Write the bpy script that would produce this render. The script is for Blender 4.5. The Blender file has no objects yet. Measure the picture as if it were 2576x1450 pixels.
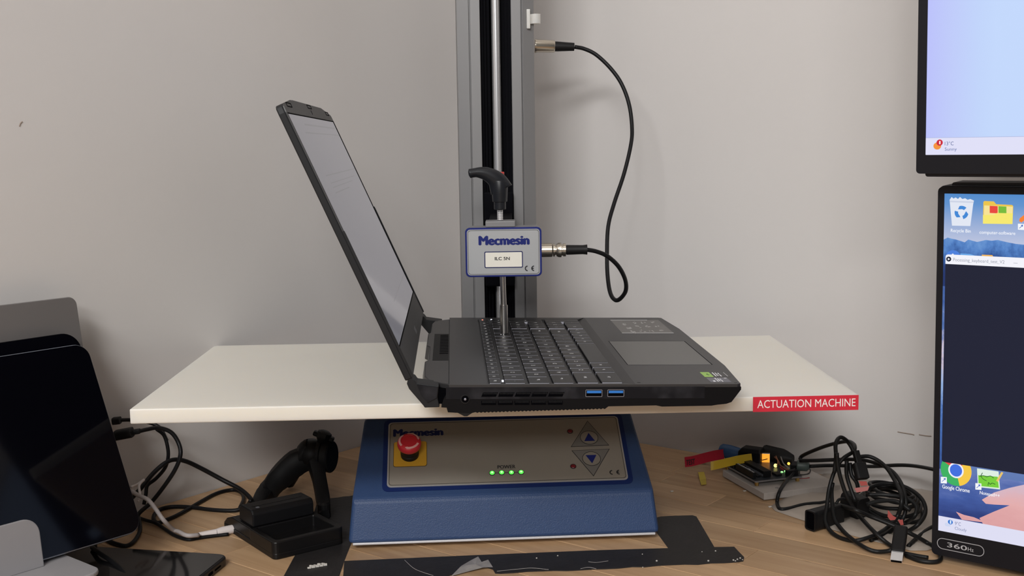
import bpy, bmesh, math, random
from mathutils import Vector, Matrix
random.seed(7)
SC = bpy.context.scene
COL = SC.collection
R_ = math.radians

# ------------------------------------------------------------------ camera, world, lights, exposure
FPX = 2905.0
CAM = Vector((0, 0, 1.122))
CR = Matrix(((0.99988762, 0.01499182, 0.0), (-0.00186341, 0.1242814, -0.99224526), (-0.01487556, 0.99213375, 0.12429537)))
cam_d = bpy.data.cameras.new('camera')
cam_d.sensor_width = 36.0
cam_d.lens = FPX / 2576.0 * 36.0
cam_d.clip_start = 0.02
cam_o = bpy.data.objects.new('camera', cam_d)
cam_o.matrix_world = Matrix.Translation(CAM) @ CR.to_4x4()
COL.objects.link(cam_o)
SC.camera = cam_o

W = bpy.data.worlds.new('world')
SC.world = W
W.use_nodes = True
W.node_tree.nodes['Background'].inputs[0].default_value = (1.0, 0.97, 0.96, 1)
W.node_tree.nodes['Background'].inputs[1].default_value = 0.16

def area(name, loc, target, sx, sy, power, color=(1, 1, 1)):
    l = bpy.data.lights.new(name, 'AREA')
    l.shape = 'RECTANGLE'; l.size = sx; l.size_y = sy; l.energy = power; l.color = color
    o = bpy.data.objects.new(name, l); COL.objects.link(o)
    o.location = loc
    d = Vector(target) - Vector(loc)
    o.rotation_euler = d.to_track_quat('-Z', 'Y').to_euler()
    return o
area('ceiling_lamp_rear', (-0.75, -1.15, 2.5), (0, 1.2, 0.95), 1.1, 0.5, 51, (1.0, 0.995, 0.985))
area('ceiling_lamp_far', (-0.3, -3.0, 2.5), (0, 1.2, 0.95), 1.2, 0.5, 47, (1.0, 0.995, 0.985))
area('ceiling_lamp_near', (0.25, 0.35, 2.55), (0.25, 0.35, 0), 1.0, 0.5, 2, (1.0, 0.995, 0.985))

vs = SC.view_settings
vs.view_transform = 'Standard'; vs.look = 'None'; vs.gamma = 1.0; vs.exposure = 0.0
vs.use_curve_mapping = False

# ------------------------------------------------------------------ measuring helpers (sight lines of the photograph -> real points)
def ray(px, py):
    return CR @ Vector(((px - 1288) / FPX, -(py - 725) / FPX, -1.0))
def at_z(px, py, z):
    d = ray(px, py); return CAM + d * ((z - CAM.z) / d.z)
def at_y(px, py, y):
    d = ray(px, py); return CAM + d * (y / d.y)
def at_p(px, py, p, n):
    d = ray(px, py); return CAM + d * ((Vector(p) - CAM).dot(n) / d.dot(n))

# ------------------------------------------------------------------ frames
class F:
    """origin and three axes"""
    def __init__(s, o, ex, ey=None, ez=None):
        s.o = Vector(o); s.x = Vector(ex).normalized()
        if ez is None: ez = s.x.cross(Vector(ey))
        s.z = Vector(ez).normalized()
        s.y = s.z.cross(s.x)
    def w(s, u, v, n=0.0): return s.o + s.x * u + s.y * v + s.z * n
    def loc(s, P):
        q = Vector(P) - s.o; return (q.dot(s.x), q.dot(s.y), q.dot(s.z))
    def px(s, x, y, n=0.0):
        P = at_p(x, y, s.o + s.z * n, s.z); q = s.loc(P); return (q[0], q[1])
    def at(s, u, v, n=0.0): return F(s.w(u, v, n), s.x, s.y, s.z)
    def rot(s, a):
        c, k = math.cos(a), math.sin(a); return F(s.o, s.x * c + s.y * k, ez=s.z)
    def M(s):
        m = Matrix.Identity(4)
        for i, a in enumerate((s.x, s.y, s.z)):
            for j in range(3): m[j][i] = a[j]
        for j in range(3): m[j][3] = s.o[j]
        return m
WORLD = F((0, 0, 0), (1, 0, 0), (0, 1, 0))

# ------------------------------------------------------------------ mesh builder (world coordinates)
def rr(u0, u1, v0, v1, r, n=4):
    pts = []
    for cx, cy, a0 in ((u1 - r, v0 + r, -90), (u1 - r, v1 - r, 0), (u0 + r, v1 - r, 90), (u0 + r, v0 + r, 180)):
        for i in range(n + 1):
            a = R_(a0 + 90 * i / n); pts.append((cx + r * math.cos(a), cy + r * math.sin(a)))
    return pts
def circ(cu, cv, r, n=20, rv=None):
    rv = r if rv is None else rv
    return [(cu + r * math.cos(2 * math.pi * i / n), cv + rv * math.sin(2 * math.pi * i / n)) for i in range(n)]
def smooth(pts, k=6, closed=False):
    P = [Vector(p) for p in pts]; out = []; n = len(P)
    rng = n if closed else n - 1
    for i in range(rng):
        p0 = P[(i - 1) % n] if (closed or i > 0) else P[i] * 2 - P[i + 1]
        p1 = P[i]; p2 = P[(i + 1) % n]
        p3 = P[(i + 2) % n] if (closed or i + 2 < n) else P[i + 1] * 2 - P[i]
        for j in range(k):
            t = j / k
            out.append(0.5 * ((2 * p1) + (p2 - p0) * t + (2 * p0 - 5 * p1 + 4 * p2 - p3) * t * t + (3 * p1 - p0 - 3 * p2 + p3) * t ** 3))
    if not closed: out.append(P[-1])
    return out
class MB:
    def __init__(s): s.v = []; s.f = []; s.m = []; s.mi = 0
    def _add(s, vs_, fs):
        b = len(s.v); s.v += [Vector(p) for p in vs_]
        for f_ in fs: s.f.append([b + i for i in f_]); s.m.append(s.mi)
        return s
    def prism(s, fr, poly, n0, n1, poly2=None):
        poly2 = poly2 or poly; k = len(poly)
        return s._add([fr.w(u, v, n0) for u, v in poly] + [fr.w(u, v, n1) for u, v in poly2],
                      [list(range(k))[::-1], list(range(k, 2 * k))] + [[i, (i + 1) % k, k + (i + 1) % k, k + i] for i in range(k)])
    def box(s, fr, u0, u1, v0, v1, n0, n1):
        return s.prism(fr, [(u0, v0), (u1, v0), (u1, v1), (u0, v1)], n0, n1)
    def ring(s, fr, outer, inner, n0, n1):
        k = len(outer)
        vv = [fr.w(u, v, n0) for u, v in outer] + [fr.w(u, v, n1) for u, v in outer] + [fr.w(u, v, n0) for u, v in inner] + [fr.w(u, v, n1) for u, v in inner]
        fs = []
        for i in range(k):
            j = (i + 1) % k
            fs += [[i, j, k + j, k + i], [k + i, k + j, 3 * k + j, 3 * k + i], [3 * k + i, 3 * k + j, 2 * k + j, 2 * k + i], [2 * k + i, 2 * k + j, j, i]]
        return s._add(vv, fs)
    def loft(s, loops, cap=True, closed=True):
        k = len(loops[0]); vv = [p for l in loops for p in l]; fs = []
        for a in range(len(loops) - 1):
            for i in range(k if closed else k - 1):
                j = (i + 1) % k; fs.append([a * k + i, a * k + j, (a + 1) * k + j, (a + 1) * k + i])
        if cap: fs += [list(range(k))[::-1], list(range((len(loops) - 1) * k, len(loops) * k))]
        return s._add(vv, fs)
    def tube(s, pts, r, n=8, closed=False, k=6, sm=True, flat=1.0):
        P = smooth(pts, k, closed) if sm else [Vector(p) for p in pts]
        rs = r if isinstance(r, (list, tuple)) else None
        loops = []; up = None; N = len(P)
        for i, p in enumerate(P):
            t = (P[(i + 1) % N] - P[i - 1]) if closed else (P[min(i + 1, N - 1)] - P[max(i - 1, 0)])
            if t.length < 1e-9: t = Vector((0, 0, 1))
            t.normalize()
            if up is None:
                up = Vector((0, 0, 1)) if abs(t.z) < 0.9 else Vector((1, 0, 0))
            a = t.cross(up)
            if a.length < 1e-6: a = t.orthogonal()
            a.normalize(); up = a.cross(t).normalized()
            q = rs[min(len(rs) - 1, int(round(i * (len(rs) - 1) / max(1, N - 1))))] if rs else r
            loops.append([p + (a * math.cos(2 * math.pi * j / n) + up * math.sin(2 * math.pi * j / n) * flat) * q for j in range(n)])
        if closed: loops.append(loops[0]); return s.loft(loops, cap=False)
        return s.loft(loops)
    def lathe(s, fr, prof, n=24):
        return s.loft([[fr.w(r * math.cos(2 * math.pi * j / n), r * math.sin(2 * math.pi * j / n), z) for j in range(n)] for r, z in prof])
    def sphere(s, c, r, n=12, sc=(1, 1, 1)):
        loops = []
        for i in range(1, n // 2 + 1):
            a = math.pi * (i / (n // 2 + 1))
            loops.append([Vector(c) + Vector((r * sc[0] * math.sin(a) * math.cos(2 * math.pi * j / n), r * sc[1] * math.sin(a) * math.sin(2 * math.pi * j / n), -r * sc[2] * math.cos(a))) for j in range(n)])
        return s.loft(loops)

def link(o): COL.objects.link(o); return o
def build(name, mb, mats, parent=None, sm=False, bevel=0.0, seg=2, label=None, kind=None, origin=None, fix=True):
    me = bpy.data.meshes.new(name)
    o = bpy.data.objects.new(name, me)
    if parent is not None: inv = parent['_m'].inverted()
    elif origin is not None: inv = Matrix.Translation(-Vector(origin))
    else: inv = None
    vv = [inv @ p for p in mb.v] if inv is not None else mb.v
    me.from_pydata([tuple(p) for p in vv], [], mb.f)
    if not isinstance(mats, (list, tuple)): mats = [mats]
    for m in mats: me.materials.append(m)
    for p, mi in zip(me.polygons, mb.m): p.material_index = mi; p.use_smooth = bool(sm)
    if fix:
        bm = bmesh.new(); bm.from_mesh(me)
        bmesh.ops.recalc_face_normals(bm, faces=bm.faces); bm.to_mesh(me); bm.free()
    if sm == 'auto':
        for e in me.edges: pass
        bm = bmesh.new(); bm.from_mesh(me)
        for e in bm.edges: e.smooth = not (len(e.link_faces) == 2 and e.calc_face_angle(0) > R_(38))
        bm.to_mesh(me); bm.free()
    link(o)
    if parent is not None:
        o.parent = parent['_o']
    elif origin is not None: o.location = origin
    if bevel:
        b = o.modifiers.new('bevel', 'BEVEL'); b.width = bevel; b.segments = seg; b.limit_method = 'ANGLE'; b.angle_limit = R_(32)
    if label: o['label'] = label
    if kind: o['kind'] = kind
    return {'_o': o, '_m': parent['_m'] if parent else (Matrix.Translation(Vector(origin)) if origin is not None else Matrix.Identity(4))}
def thing(name, label, cat, fr, group=None):
    o = bpy.data.objects.new(name, None); o.empty_display_size = 0.02; link(o)
    o.matrix_world = fr.M(); o['label'] = label; o['category'] = cat
    if group: o['group'] = group
    return {'_o': o, '_m': fr.M()}
def tag(h, label, cat, group=None):
    o = h['_o']; o['label'] = label; o['category'] = cat
    if group: o['group'] = group
    return h
def struct(h): h['_o']['kind'] = 'structure'; return h

# text as flat mesh fitted in a box (u,v centre, width, height) of a frame
_tc = {}
def text_raw(s, bold):
    if (s, bold) in _tc: return _tc[(s, bold)]
    c = bpy.data.curves.new('t', 'FONT'); c.body = s; c.size = 1.0; c.offset = bold; c.resolution_u = 3
    o = bpy.data.objects.new('t', c); link(o)
    dg = bpy.context.evaluated_depsgraph_get()
    me = bpy.data.meshes.new_from_object(o.evaluated_get(dg))
    vs_ = [v.co.copy() for v in me.vertices]; fs = [list(p.vertices) for p in me.polygons]
    bpy.data.objects.remove(o); bpy.data.curves.remove(c); bpy.data.meshes.remove(me)
    _tc[(s, bold)] = (vs_, fs); return vs_, fs
def put_text(mb, s, fr, u, v, w=None, h=None, n=0.0003, bold=0.0):
    vs_, fs = text_raw(s, 0.0)
    x0 = min(p.x for p in vs_); x1 = max(p.x for p in vs_); y0 = min(p.y for p in vs_); y1 = max(p.y for p in vs_)
    if h is None: k = w / (x1 - x0); kx = ky = k
    elif w is None: k = h / (y1 - y0); kx = ky = k
    else: kx = w / (x1 - x0); ky = h / (y1 - y0)
    d = bold * ky * (y1 - y0)
    sh = [(0, 0)] if bold == 0 else [(-d, 0), (d, 0), (0, d * 0.5), (0, -d * 0.5), (0, 0)]
    for i, (dx, dy) in enumerate(sh):
        mb._add([fr.w(u + dx + (p.x - (x0 + x1) / 2) * kx, v + dy + (p.y - (y0 + y1) / 2) * ky, n + i * 0.000004) for p in vs_], fs)
    return mb

# ------------------------------------------------------------------ materials
def lin(c): return tuple(((x / 255) / 12.92 if x / 255 <= 0.04045 else ((x / 255 + 0.055) / 1.055) ** 2.4) for x in c)
def mat(name, col, rough=0.5, metal=0.0, spec=0.5, noise=0.0, nscale=40.0, bump=0.0, bscale=300.0, emit=None, es=1.0, alpha=1.0, trans=0.0, sss=0.0, coat=0.0, stretch=None):
    m = bpy.data.materials.new(name); m.use_nodes = True
    nt = m.node_tree; b = nt.nodes['Principled BSDF']; L = nt.links
    b.inputs['Base Color'].default_value = (*col, 1); b.inputs['Roughness'].default_value = rough
    b.inputs['Metallic'].default_value = metal; b.inputs['Specular IOR Level'].default_value = spec
    b.inputs['Alpha'].default_value = alpha; b.inputs['Transmission Weight'].default_value = trans
    b.inputs['Coat Weight'].default_value = coat
    if sss:
        b.inputs['Subsurface Weight'].default_value = sss; b.inputs['Subsurface Radius'].default_value = (1, 0.9, 0.75); b.inputs['Subsurface Scale'].default_value = 0.014
    if emit is not None:
        b.inputs['Emission Color'].default_value = (*emit, 1); b.inputs['Emission Strength'].default_value = es
    tc = None
    if noise or bump:
        tc = nt.nodes.new('ShaderNodeTexCoord'); mp = nt.nodes.new('ShaderNodeMapping'); L.new(tc.outputs['Object'], mp.inputs[0])
        if stretch: mp.inputs['Scale'].default_value = stretch
    if noise:
        n = nt.nodes.new('ShaderNodeTexNoise'); n.inputs['Scale'].default_value = nscale; n.inputs['Detail'].default_value = 5
        L.new(mp.outputs[0], n.inputs['Vector'])
        mx = nt.nodes.new('ShaderNodeMix'); mx.data_type = 'RGBA'
        mx.inputs[6].default_value = (*[c * (1 - noise) for c in col], 1); mx.inputs[7].default_value = (*[min(1, c * (1 + noise)) for c in col], 1)
        L.new(n.outputs['Fac'], mx.inputs[0]); L.new(mx.outputs[2], b.inputs['Base Color'])
    if bump:
        n2 = nt.nodes.new('ShaderNodeTexNoise'); n2.inputs['Scale'].default_value = bscale; n2.inputs['Detail'].default_value = 3
        L.new(mp.outputs[0], n2.inputs['Vector'])
        bp = nt.nodes.new('ShaderNodeBump'); bp.inputs['Strength'].default_value = bump; bp.inputs['Distance'].default_value = 0.001
        L.new(n2.outputs['Fac'], bp.inputs['Height']); L.new(bp.outputs[0], b.inputs['Normal'])
    return m
def emat(name, rgb, k=1.0):
    m = mat(name, (0.004, 0.004, 0.004), 0.4, spec=0.08, emit=lin(rgb), es=k); return m

M_wall = mat('wall_paint', (0.62, 0.595, 0.58), 0.75, noise=0.025, nscale=5, bump=0.12, bscale=90)
M_ceil = mat('ceiling_paint', (0.75, 0.73, 0.71), 0.9, noise=0.02, nscale=3)
M_floor = mat('floor_vinyl', (0.25, 0.24, 0.23), 0.6, noise=0.1, nscale=8)
def wood_mat():
    m = bpy.data.materials.new('beech_stave'); m.use_nodes = True; nt = m.node_tree; L = nt.links; b = nt.nodes['Principled BSDF']
    tc = nt.nodes.new('ShaderNodeTexCoord'); oi = nt.nodes.new('ShaderNodeObjectInfo')
    mp = nt.nodes.new('ShaderNodeMapping'); mp.inputs['Scale'].default_value = (5, 90, 30)
    ad = nt.nodes.new('ShaderNodeVectorMath'); ad.operation = 'ADD'
    sc = nt.nodes.new('ShaderNodeVectorMath'); sc.operation = 'SCALE'; sc.inputs['Scale'].default_value = 1.0
    cb = nt.nodes.new('ShaderNodeCombineXYZ'); mu = nt.nodes.new('ShaderNodeMath'); mu.operation = 'MULTIPLY'; mu.inputs[1].default_value = 37.0
    L.new(oi.outputs['Random'], mu.inputs[0]); L.new(mu.outputs[0], cb.inputs[0]); L.new(mu.outputs[0], cb.inputs[1])
    L.new(tc.outputs['Object'], ad.inputs[0]); L.new(cb.outputs[0], ad.inputs[1]); L.new(ad.outputs[0], mp.inputs[0])
    n = nt.nodes.new('ShaderNodeTexNoise'); n.inputs['Scale'].default_value = 1.0; n.inputs['Detail'].default_value = 6; n.inputs['Distortion'].default_value = 0.6
    L.new(mp.outputs[0], n.inputs['Vector'])
    r1 = nt.nodes.new('ShaderNodeValToRGB'); r1.color_ramp.elements[0].position = 0.3; r1.color_ramp.elements[0].color = (0.44, 0.27, 0.145, 1)
    r1.color_ramp.elements[1].position = 0.72; r1.color_ramp.elements[1].color = (0.58, 0.385, 0.22, 1)
    L.new(n.outputs['Fac'], r1.inputs[0])
    hs = nt.nodes.new('ShaderNodeHueSaturation')
    mr = nt.nodes.new('ShaderNodeMapRange'); mr.inputs['To Min'].default_value = 0.82; mr.inputs['To Max'].default_value = 1.10
    L.new(oi.outputs['Random'], mr.inputs['Value']); L.new(mr.outputs[0], hs.inputs['Value']); L.new(r1.outputs[0], hs.inputs['Color'])
    # small dark pits and dents
    n2 = nt.nodes.new('ShaderNodeTexVoronoi'); n2.inputs['Scale'].default_value = 16
    mp2 = nt.nodes.new('ShaderNodeMapping'); mp2.inputs['Scale'].default_value = (0.6, 1.6, 1); L.new(ad.outputs[0], mp2.inputs[0]); L.new(mp2.outputs[0], n2.inputs['Vector'])
    r2 = nt.nodes.new('ShaderNodeValToRGB'); r2.color_ramp.elements[0].position = 0.03; r2.color_ramp.elements[0].color = (0.35, 0.3, 0.25, 1); r2.color_ramp.elements[1].position = 0.06; r2.color_ramp.elements[1].color = (1, 1, 1, 1)
    L.new(n2.outputs['Distance'], r2.inputs[0])
    mx = nt.nodes.new('ShaderNodeMix'); mx.data_type = 'RGBA'; mx.blend_type = 'MULTIPLY'; mx.inputs[0].default_value = 0.55
    L.new(hs.outputs[0], mx.inputs[6]); L.new(r2.outputs[0], mx.inputs[7]); L.new(mx.outputs[2], b.inputs['Base Color'])
    b.inputs['Roughness'].default_value = 0.42
    bp = nt.nodes.new('ShaderNodeBump'); bp.inputs['Strength'].default_value = 0.05; bp.inputs['Distance'].default_value = 0.001
    L.new(n.outputs['Fac'], bp.inputs['Height']); L.new(bp.outputs[0], b.inputs['Normal'])
    return m
M_wood = wood_mat()
M_blue = mat('blue_powder_coat', (0.029, 0.060, 0.150), 0.42, spec=0.3, noise=0.05, nscale=200, bump=0.25, bscale=900)
M_dblue = mat('dark_blue_border', (0.007, 0.020, 0.10), 0.4, spec=0.25)
M_panel = mat('brushed_grey_panel', (0.275, 0.255, 0.222), 0.45, metal=0.15, noise=0.03, nscale=60)
M_panel_edge = mat('panel_edge', (0.42, 0.43, 0.44), 0.4, metal=0.4)
M_ltgrey = mat('light_grey_metal', (0.62, 0.62, 0.64), 0.45, metal=0.2)
M_alu = mat('grey_anodised_aluminium', (0.225, 0.222, 0.224), 0.42, metal=0.3, noise=0.04, nscale=9, stretch=(1, 1, 0.15))
M_steel = mat('bright_steel', (0.72, 0.72, 0.73), 0.26, metal=0.75)
M_steel2 = mat('ground_steel', (0.46, 0.44, 0.42), 0.25, metal=1.0)
M_nickel = mat('nickel', (0.58, 0.53, 0.45), 0.25, metal=1.0)
M_black = mat('black_plastic', (0.007, 0.007, 0.008), 0.42, spec=0.22)
M_blackm = mat('matte_black', (0.0025, 0.0025, 0.004), 0.7, spec=0.06)
M_rubber = mat('black_rubber', (0.009, 0.0085, 0.009), 0.5, spec=0.22)
M_void = mat('dark_void', (0.0012, 0.0012, 0.002), 0.8, spec=0.03)
M_red = mat('red_plastic', (0.55, 0.018, 0.03), 0.38)
M_redd = mat('dark_red_lens', (0.16, 0.008, 0.015), 0.25)
M_orange = mat('red_orange_cap', (0.62, 0.06, 0.05), 0.45)
M_pink = mat('pale_pink_print', (0.72, 0.38, 0.36), 0.5)
M_yellow = mat('yellow_plate', (0.62, 0.34, 0.03), 0.45, noise=0.04, nscale=50)
M_navy = mat('navy_print', (0.010, 0.016, 0.09), 0.5, spec=0.2)
M_navy2 = mat('blue_print', (0.012, 0.02, 0.15), 0.5, spec=0.2)
M_ink = mat('black_ink', (0.014, 0.014, 0.018), 0.6)
M_trigrey = mat('grey_print', (0.17, 0.165, 0.155), 0.5)
M_pe = mat('white_polyethylene', (0.76, 0.73, 0.66), 0.5, spec=0.35, noise=0.02, nscale=14, sss=0.7)
M_label_red = mat('red_label_tape', (0.60, 0.02, 0.045), 0.35)
M_white = mat('white_print', (0.85, 0.82, 0.8), 0.5)
M_cream = mat('cream_label', (0.80, 0.77, 0.68), 0.5)
M_tape = mat('black_cloth_tape', (0.020, 0.0185, 0.019), 0.5, spec=0.3, noise=0.35, nscale=45, bump=0.3, bscale=160)
M_film = mat('crinkled_film', (0.32, 0.30, 0.29), 0.3, noise=0.4, nscale=120)
M_crumb = mat('white_crumb', (0.6, 0.57, 0.52), 0.8)

# ------------------------------------------------------------------ setting: corner of two walls, ceiling, floor, desk
DZ = 0.75
CORNER = Vector((-0.0614, 1.573, 0))
WL = Vector((math.cos(R_(51.8)), math.sin(R_(51.8)), 0)); NL = Vector((WL.y, -WL.x, 0))
WR = Vector((math.cos(R_(-38.2)), math.sin(R_(-38.2)), 0)); NR = Vector((WR.y, -WR.x, 0))
fl = F(CORNER, -WL, ez=(0, 0, 1))
b = MB(); b.box(fl, -0.1, 3.6, -0.0, -0.10, 0, 2.6) if (fl.y.dot(NL) > 0) else b.box(fl, -0.1, 3.6, 0.0, 0.10, 0, 2.6)
wall_l = struct(build('wall_left', b, M_wall))
fr_ = F(CORNER, WR, ez=(0, 0, 1))
b = MB(); b.box(fr_, 0.0, 3.6, -0.0, -0.10, 0, 2.6) if (fr_.y.dot(NR) > 0) else b.box(fr_, 0.0, 3.6, 0.0, 0.10, 0, 2.6)
wall_r = struct(build('wall_right', b, M_wall))
M_crack = mat('plaster_scratch', (0.30, 0.24, 0.2), 0.8)
for pts in (((2258, 1087), (2275, 1090), (2294, 1093), (2300, 1095)), ((2312, 1094), (2330, 1097), (2343, 1098))):
    b = MB(); b.tube([at_p(x, y, CORNER + NR * 0.0002, NR) for x, y in pts], 0.0006, 5, k=2)
    build('scratch', b, M_crack, wall_r)
b = MB(); b.tube([at_p(x, y, CORNER + NL * 0.0002, NL) for x, y in ((49, 318), (51, 311), (56, 306))], 0.0006, 5, k=2); build('scratch', b, M_crack, wall_l)
cf = F(CORNER, WR, ez=(0, 0, 1))
sq = [(-0.1, 0.1), (3.6, 0.1), (3.6, -3.6), (-0.1, -3.6)]
if cf.w(0, -1, 0).y > CORNER.y: sq = [(u, -v) for u, v in sq]
b = MB(); b.prism(cf, sq, 2.6, 2.7); struct(build('ceiling', b, M_ceil))
b = MB(); b.prism(cf, sq, -0.1, 0.0); struct(build('floor', b, M_floor))

# desk: laminated staves parallel to the right wall
DF = F(CORNER + Vector((0, 0, DZ)), WR, ez=(0, 0, 1))      # u along right wall, -v (or v) towards the room
sgn = 1 if DF.w(0, 1, 0).y < DF.o.y else -1
desk = thing('desk', 'laminated beech desk filling the corner under all the equipment', 'desk', F(DF.w(0.5, sgn * 0.6, -DZ), WR, ez=(0, 0, 1)))
b = MB(); b.box(DF, 0.001, 1.75, sgn * 0.001, sgn * 1.6, -0.034, -0.0045); build('desk_core', b, M_wood, desk)
for (u, v) in ((0.06, 0.06), (1.65, 0.06), (0.06, 1.5), (1.65, 1.5)):
    b = MB(); b.box(DF, u, u + 0.05, sgn * v, sgn * (v + 0.05), -DZ, -0.034); build('leg', b, M_alu, desk, bevel=0.003)
SW = 0.0435
st_me = {}
rs = random.Random(11)
inv_desk = desk['_m'].inverted()
for row in range(30):
    v0 = 0.001 + row * SW; u = 0.001 - rs.uniform(0, 0.25) if row else 0.001
    while u < 1.35:
        ln = rs.choice((0.22, 0.28, 0.34, 0.42, 0.5))
        a = max(u, 0.001); e = min(u + ln, 1.45); u += ln
        if e - a < 0.02: continue
        key = round(e - a, 3)
        if key not in st_me:
            me = bpy.data.meshes.new('stave'); L_, H_ = key - 0.0003, SW - 0.0003; g = 0.0005
            lo = [(0, 0), (L_, 0), (L_, H_), (0, H_)]; hi = [(g, g), (L_ - g, g), (L_ - g, H_ - g), (g, H_ - g)]
            me.from_pydata([(x, y, -0.0045) for x, y in lo] + [(x, y, -0.0004) for x, y in lo] + [(x, y, 0) for x, y in hi], [],
                           [[3, 2, 1, 0], [8, 9, 10, 11]] + [[i, (i + 1) % 4, 4 + (i + 1) % 4, 4 + i] for i in range(4)] + [[4 + i, 4 + (i + 1) % 4, 8 + (i + 1) % 4, 8 + i] for i in range(4)])
            me.materials.append(M_wood); st_me[key] = me
        o = link(bpy.data.objects.new('stave', st_me[key])); o.parent = desk['_o']
        f2 = F(DF.w(a, sgn * v0 + (0 if sgn > 0 else -SW), 0), WR, ez=(0, 0, 1))
        o.matrix_local = inv_desk @ f2.M()

# ------------------------------------------------------------------ test stand
pl_, pr_ = at_z(876, 1370, 0.7562), at_z(1660, 1342, 0.7562)
SF = F((pl_ + pr_) / 2, pr_ - pl_, ez=(0, 0, 1))            # x right, y into the corner, z up; origin at bottom front edge of the blue base
HWB = (pr_ - pl_).length / 2
if SF.y.y < 0: SF = F(SF.o, SF.x, ez=(0, 0, 1))
stand = thing('test_stand', 'blue motorised test stand with grey column and sloping control panel in the corner', 'test stand', SF.at(0, 0.16, -0.0062))
TS = 0.665  # slope of the control panel
RY, RZ = 0.010, 0.0383
TY, TZ = 0.095, 0.0383 + 0.085 * TS
def lv(hw, y0, y1, z): return [SF.w(-hw, y0, z), SF.w(hw, y0, z), SF.w(hw, y1, z), SF.w(-hw, y1, z)]
b = MB(); b.loft([lv(HWB, 0, 0.335, 0), lv(HWB * 0.973, RY, 0.335, RZ), lv(HWB * 0.918, TY, 0.335, TZ)])
build('base_housing', b, M_blue, stand, bevel=0.0035, seg=3, sm=False)
b = MB(); b.box(SF, -HWB + 0.004, HWB - 0.004, 0.0006, 0.33, -0.0018, 0.0004); build('bottom_plate', b, M_ltgrey, stand, bevel=0.0006)
for u, v in ((-HWB + 0.02, 0.03), (HWB - 0.02, 0.03), (-HWB + 0.02, 0.31), (HWB - 0.02, 0.31)):
    b = MB(); b.lathe(SF.at(u, v, -0.0062), [(0.009, 0.0001), (0.010, 0.0043)], 16); build('foot', b, M_rubber, stand)
b = MB(); b.box(SF, -0.045, 0.045, 0.115, 0.185, TZ - 0.002, 0.13922); build('pedestal', b, M_blue, stand, bevel=0.003)

# control panel on the slope
sl = math.sqrt(1 + TS * TS)
PF = F(SF.w(0, RY, RZ), SF.x, ez=(SF.y * -TS + Vector((0, 0, 1))) / sl)
# fix up direction
if PF.y.z < 0: PF = F(PF.o, PF.x, ez=-PF.z)
def pp(x, y, n=0.0016): return PF.px(x, y, n)
g = [pp(968, 1230), pp(1577, 1203), pp(1557, 1049), pp(982, 1068)]
pu0 = (g[0][0] + g[3][0]) / 2; pu1 = (g[1][0] + g[2][0]) / 2; pv0 = (g[0][1] + g[1][1]) / 2; pv1 = (g[2][1] + g[3][1]) / 2 + 0.002
b = MB(); b.ring(PF, rr(pu0 - 0.0045, pu1 + 0.0045, pv0 - 0.0045, pv1 + 0.0045, 0.006), rr(pu0, pu1, pv0, pv1, 0.004), -0.002, 0.0006)
b.prism(PF, rr(pu0 - 0.003, pu1 + 0.003, pv0 - 0.003, pv1 + 0.003, 0.005), -0.002, 0.0003)
build('recess_border', b, M_dblue, stand)  # flat dark blue border in place of the recess round the panel
b = MB(); b.prism(PF, rr(pu0, pu1, pv0, pv1, 0.004), 0.0, 0.0012); cpanel = build('control_panel', b, M_panel_edge, stand)
b = MB(); b.prism(PF, rr(pu0 + 0.0012, pu1 - 0.0012, pv0 + 0.0012, pv1 - 0.0012, 0.0032), 0.0010, 0.0015); build('panel_face', b, M_panel, cpanel)
b = MB(); b.ring(PF, rr(pu0 + 0.0018, pu1 - 0.0018, pv0 + 0.0018, pv1 - 0.0018, 0.003), rr(pu0 + 0.0022, pu1 - 0.0022, pv0 + 0.0022, pv1 - 0.0022, 0.0028), 0.0014, 0.0016); build('border_line', b, M_ink, cpanel)
def box_txt(name, s, x0, y0, x1, y1, m, parent, fr, n, bold=0.0):
    a = fr.px(x0, y1, n); c = fr.px(x1, y0, n); bb = MB()
    put_text(bb, s, fr, (a[0] + c[0]) / 2, (a[1] + c[1]) / 2, abs(c[0] - a[0]), abs(c[1] - a[1]), n, bold)
    return build(name, bb, m, parent)
box_txt('lettering', 'Mecmesin', 991, 1078, 1113, 1099, M_navy, cpanel, PF, 0.0017, 0.09)
box_txt('lettering', 'POWER', 1252, 1170, 1296, 1180, M_ink, cpanel, PF, 0.0017, 0.03)
def ce_mark(fr, u, v, h, n, m, parent):
    bb = MB(); w = h * 0.2
    for cu, half in ((u - h * 0.55, 0), (u + h * 0.6, 0)):
        po = [(cu + h / 2 * math.cos(a), v + h / 2 * math.sin(a)) for a in [R_(90 + 180 * i / 12) for i in range(13)]]
        pi_ = [(cu + (h / 2 - w) * math.cos(a), v + (h / 2 - w) * math.sin(a)) for a in [R_(90 + 180 * i / 12) for i in range(13)]]
        for i in range(12): bb._add([fr.w(*po[i], n), fr.w(*po[i + 1], n), fr.w(*pi_[i + 1], n), fr.w(*pi_[i], n)], [[0, 1, 2, 3]])
    cu = u + h * 0.6; bb._add([fr.w(cu - h * 0.42, v - w / 2, n), fr.w(cu - h * 0.05, v - w / 2, n), fr.w(cu - h * 0.05, v + w / 2, n), fr.w(cu - h * 0.42, v + w / 2, n)], [[0, 1, 2, 3]])
    return build('conformity_mark', bb, m, parent)
q = pp(1549, 1189); ce_mark(PF, q[0], q[1], 0.0058, 0.0017, M_ink, cpanel)
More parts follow.
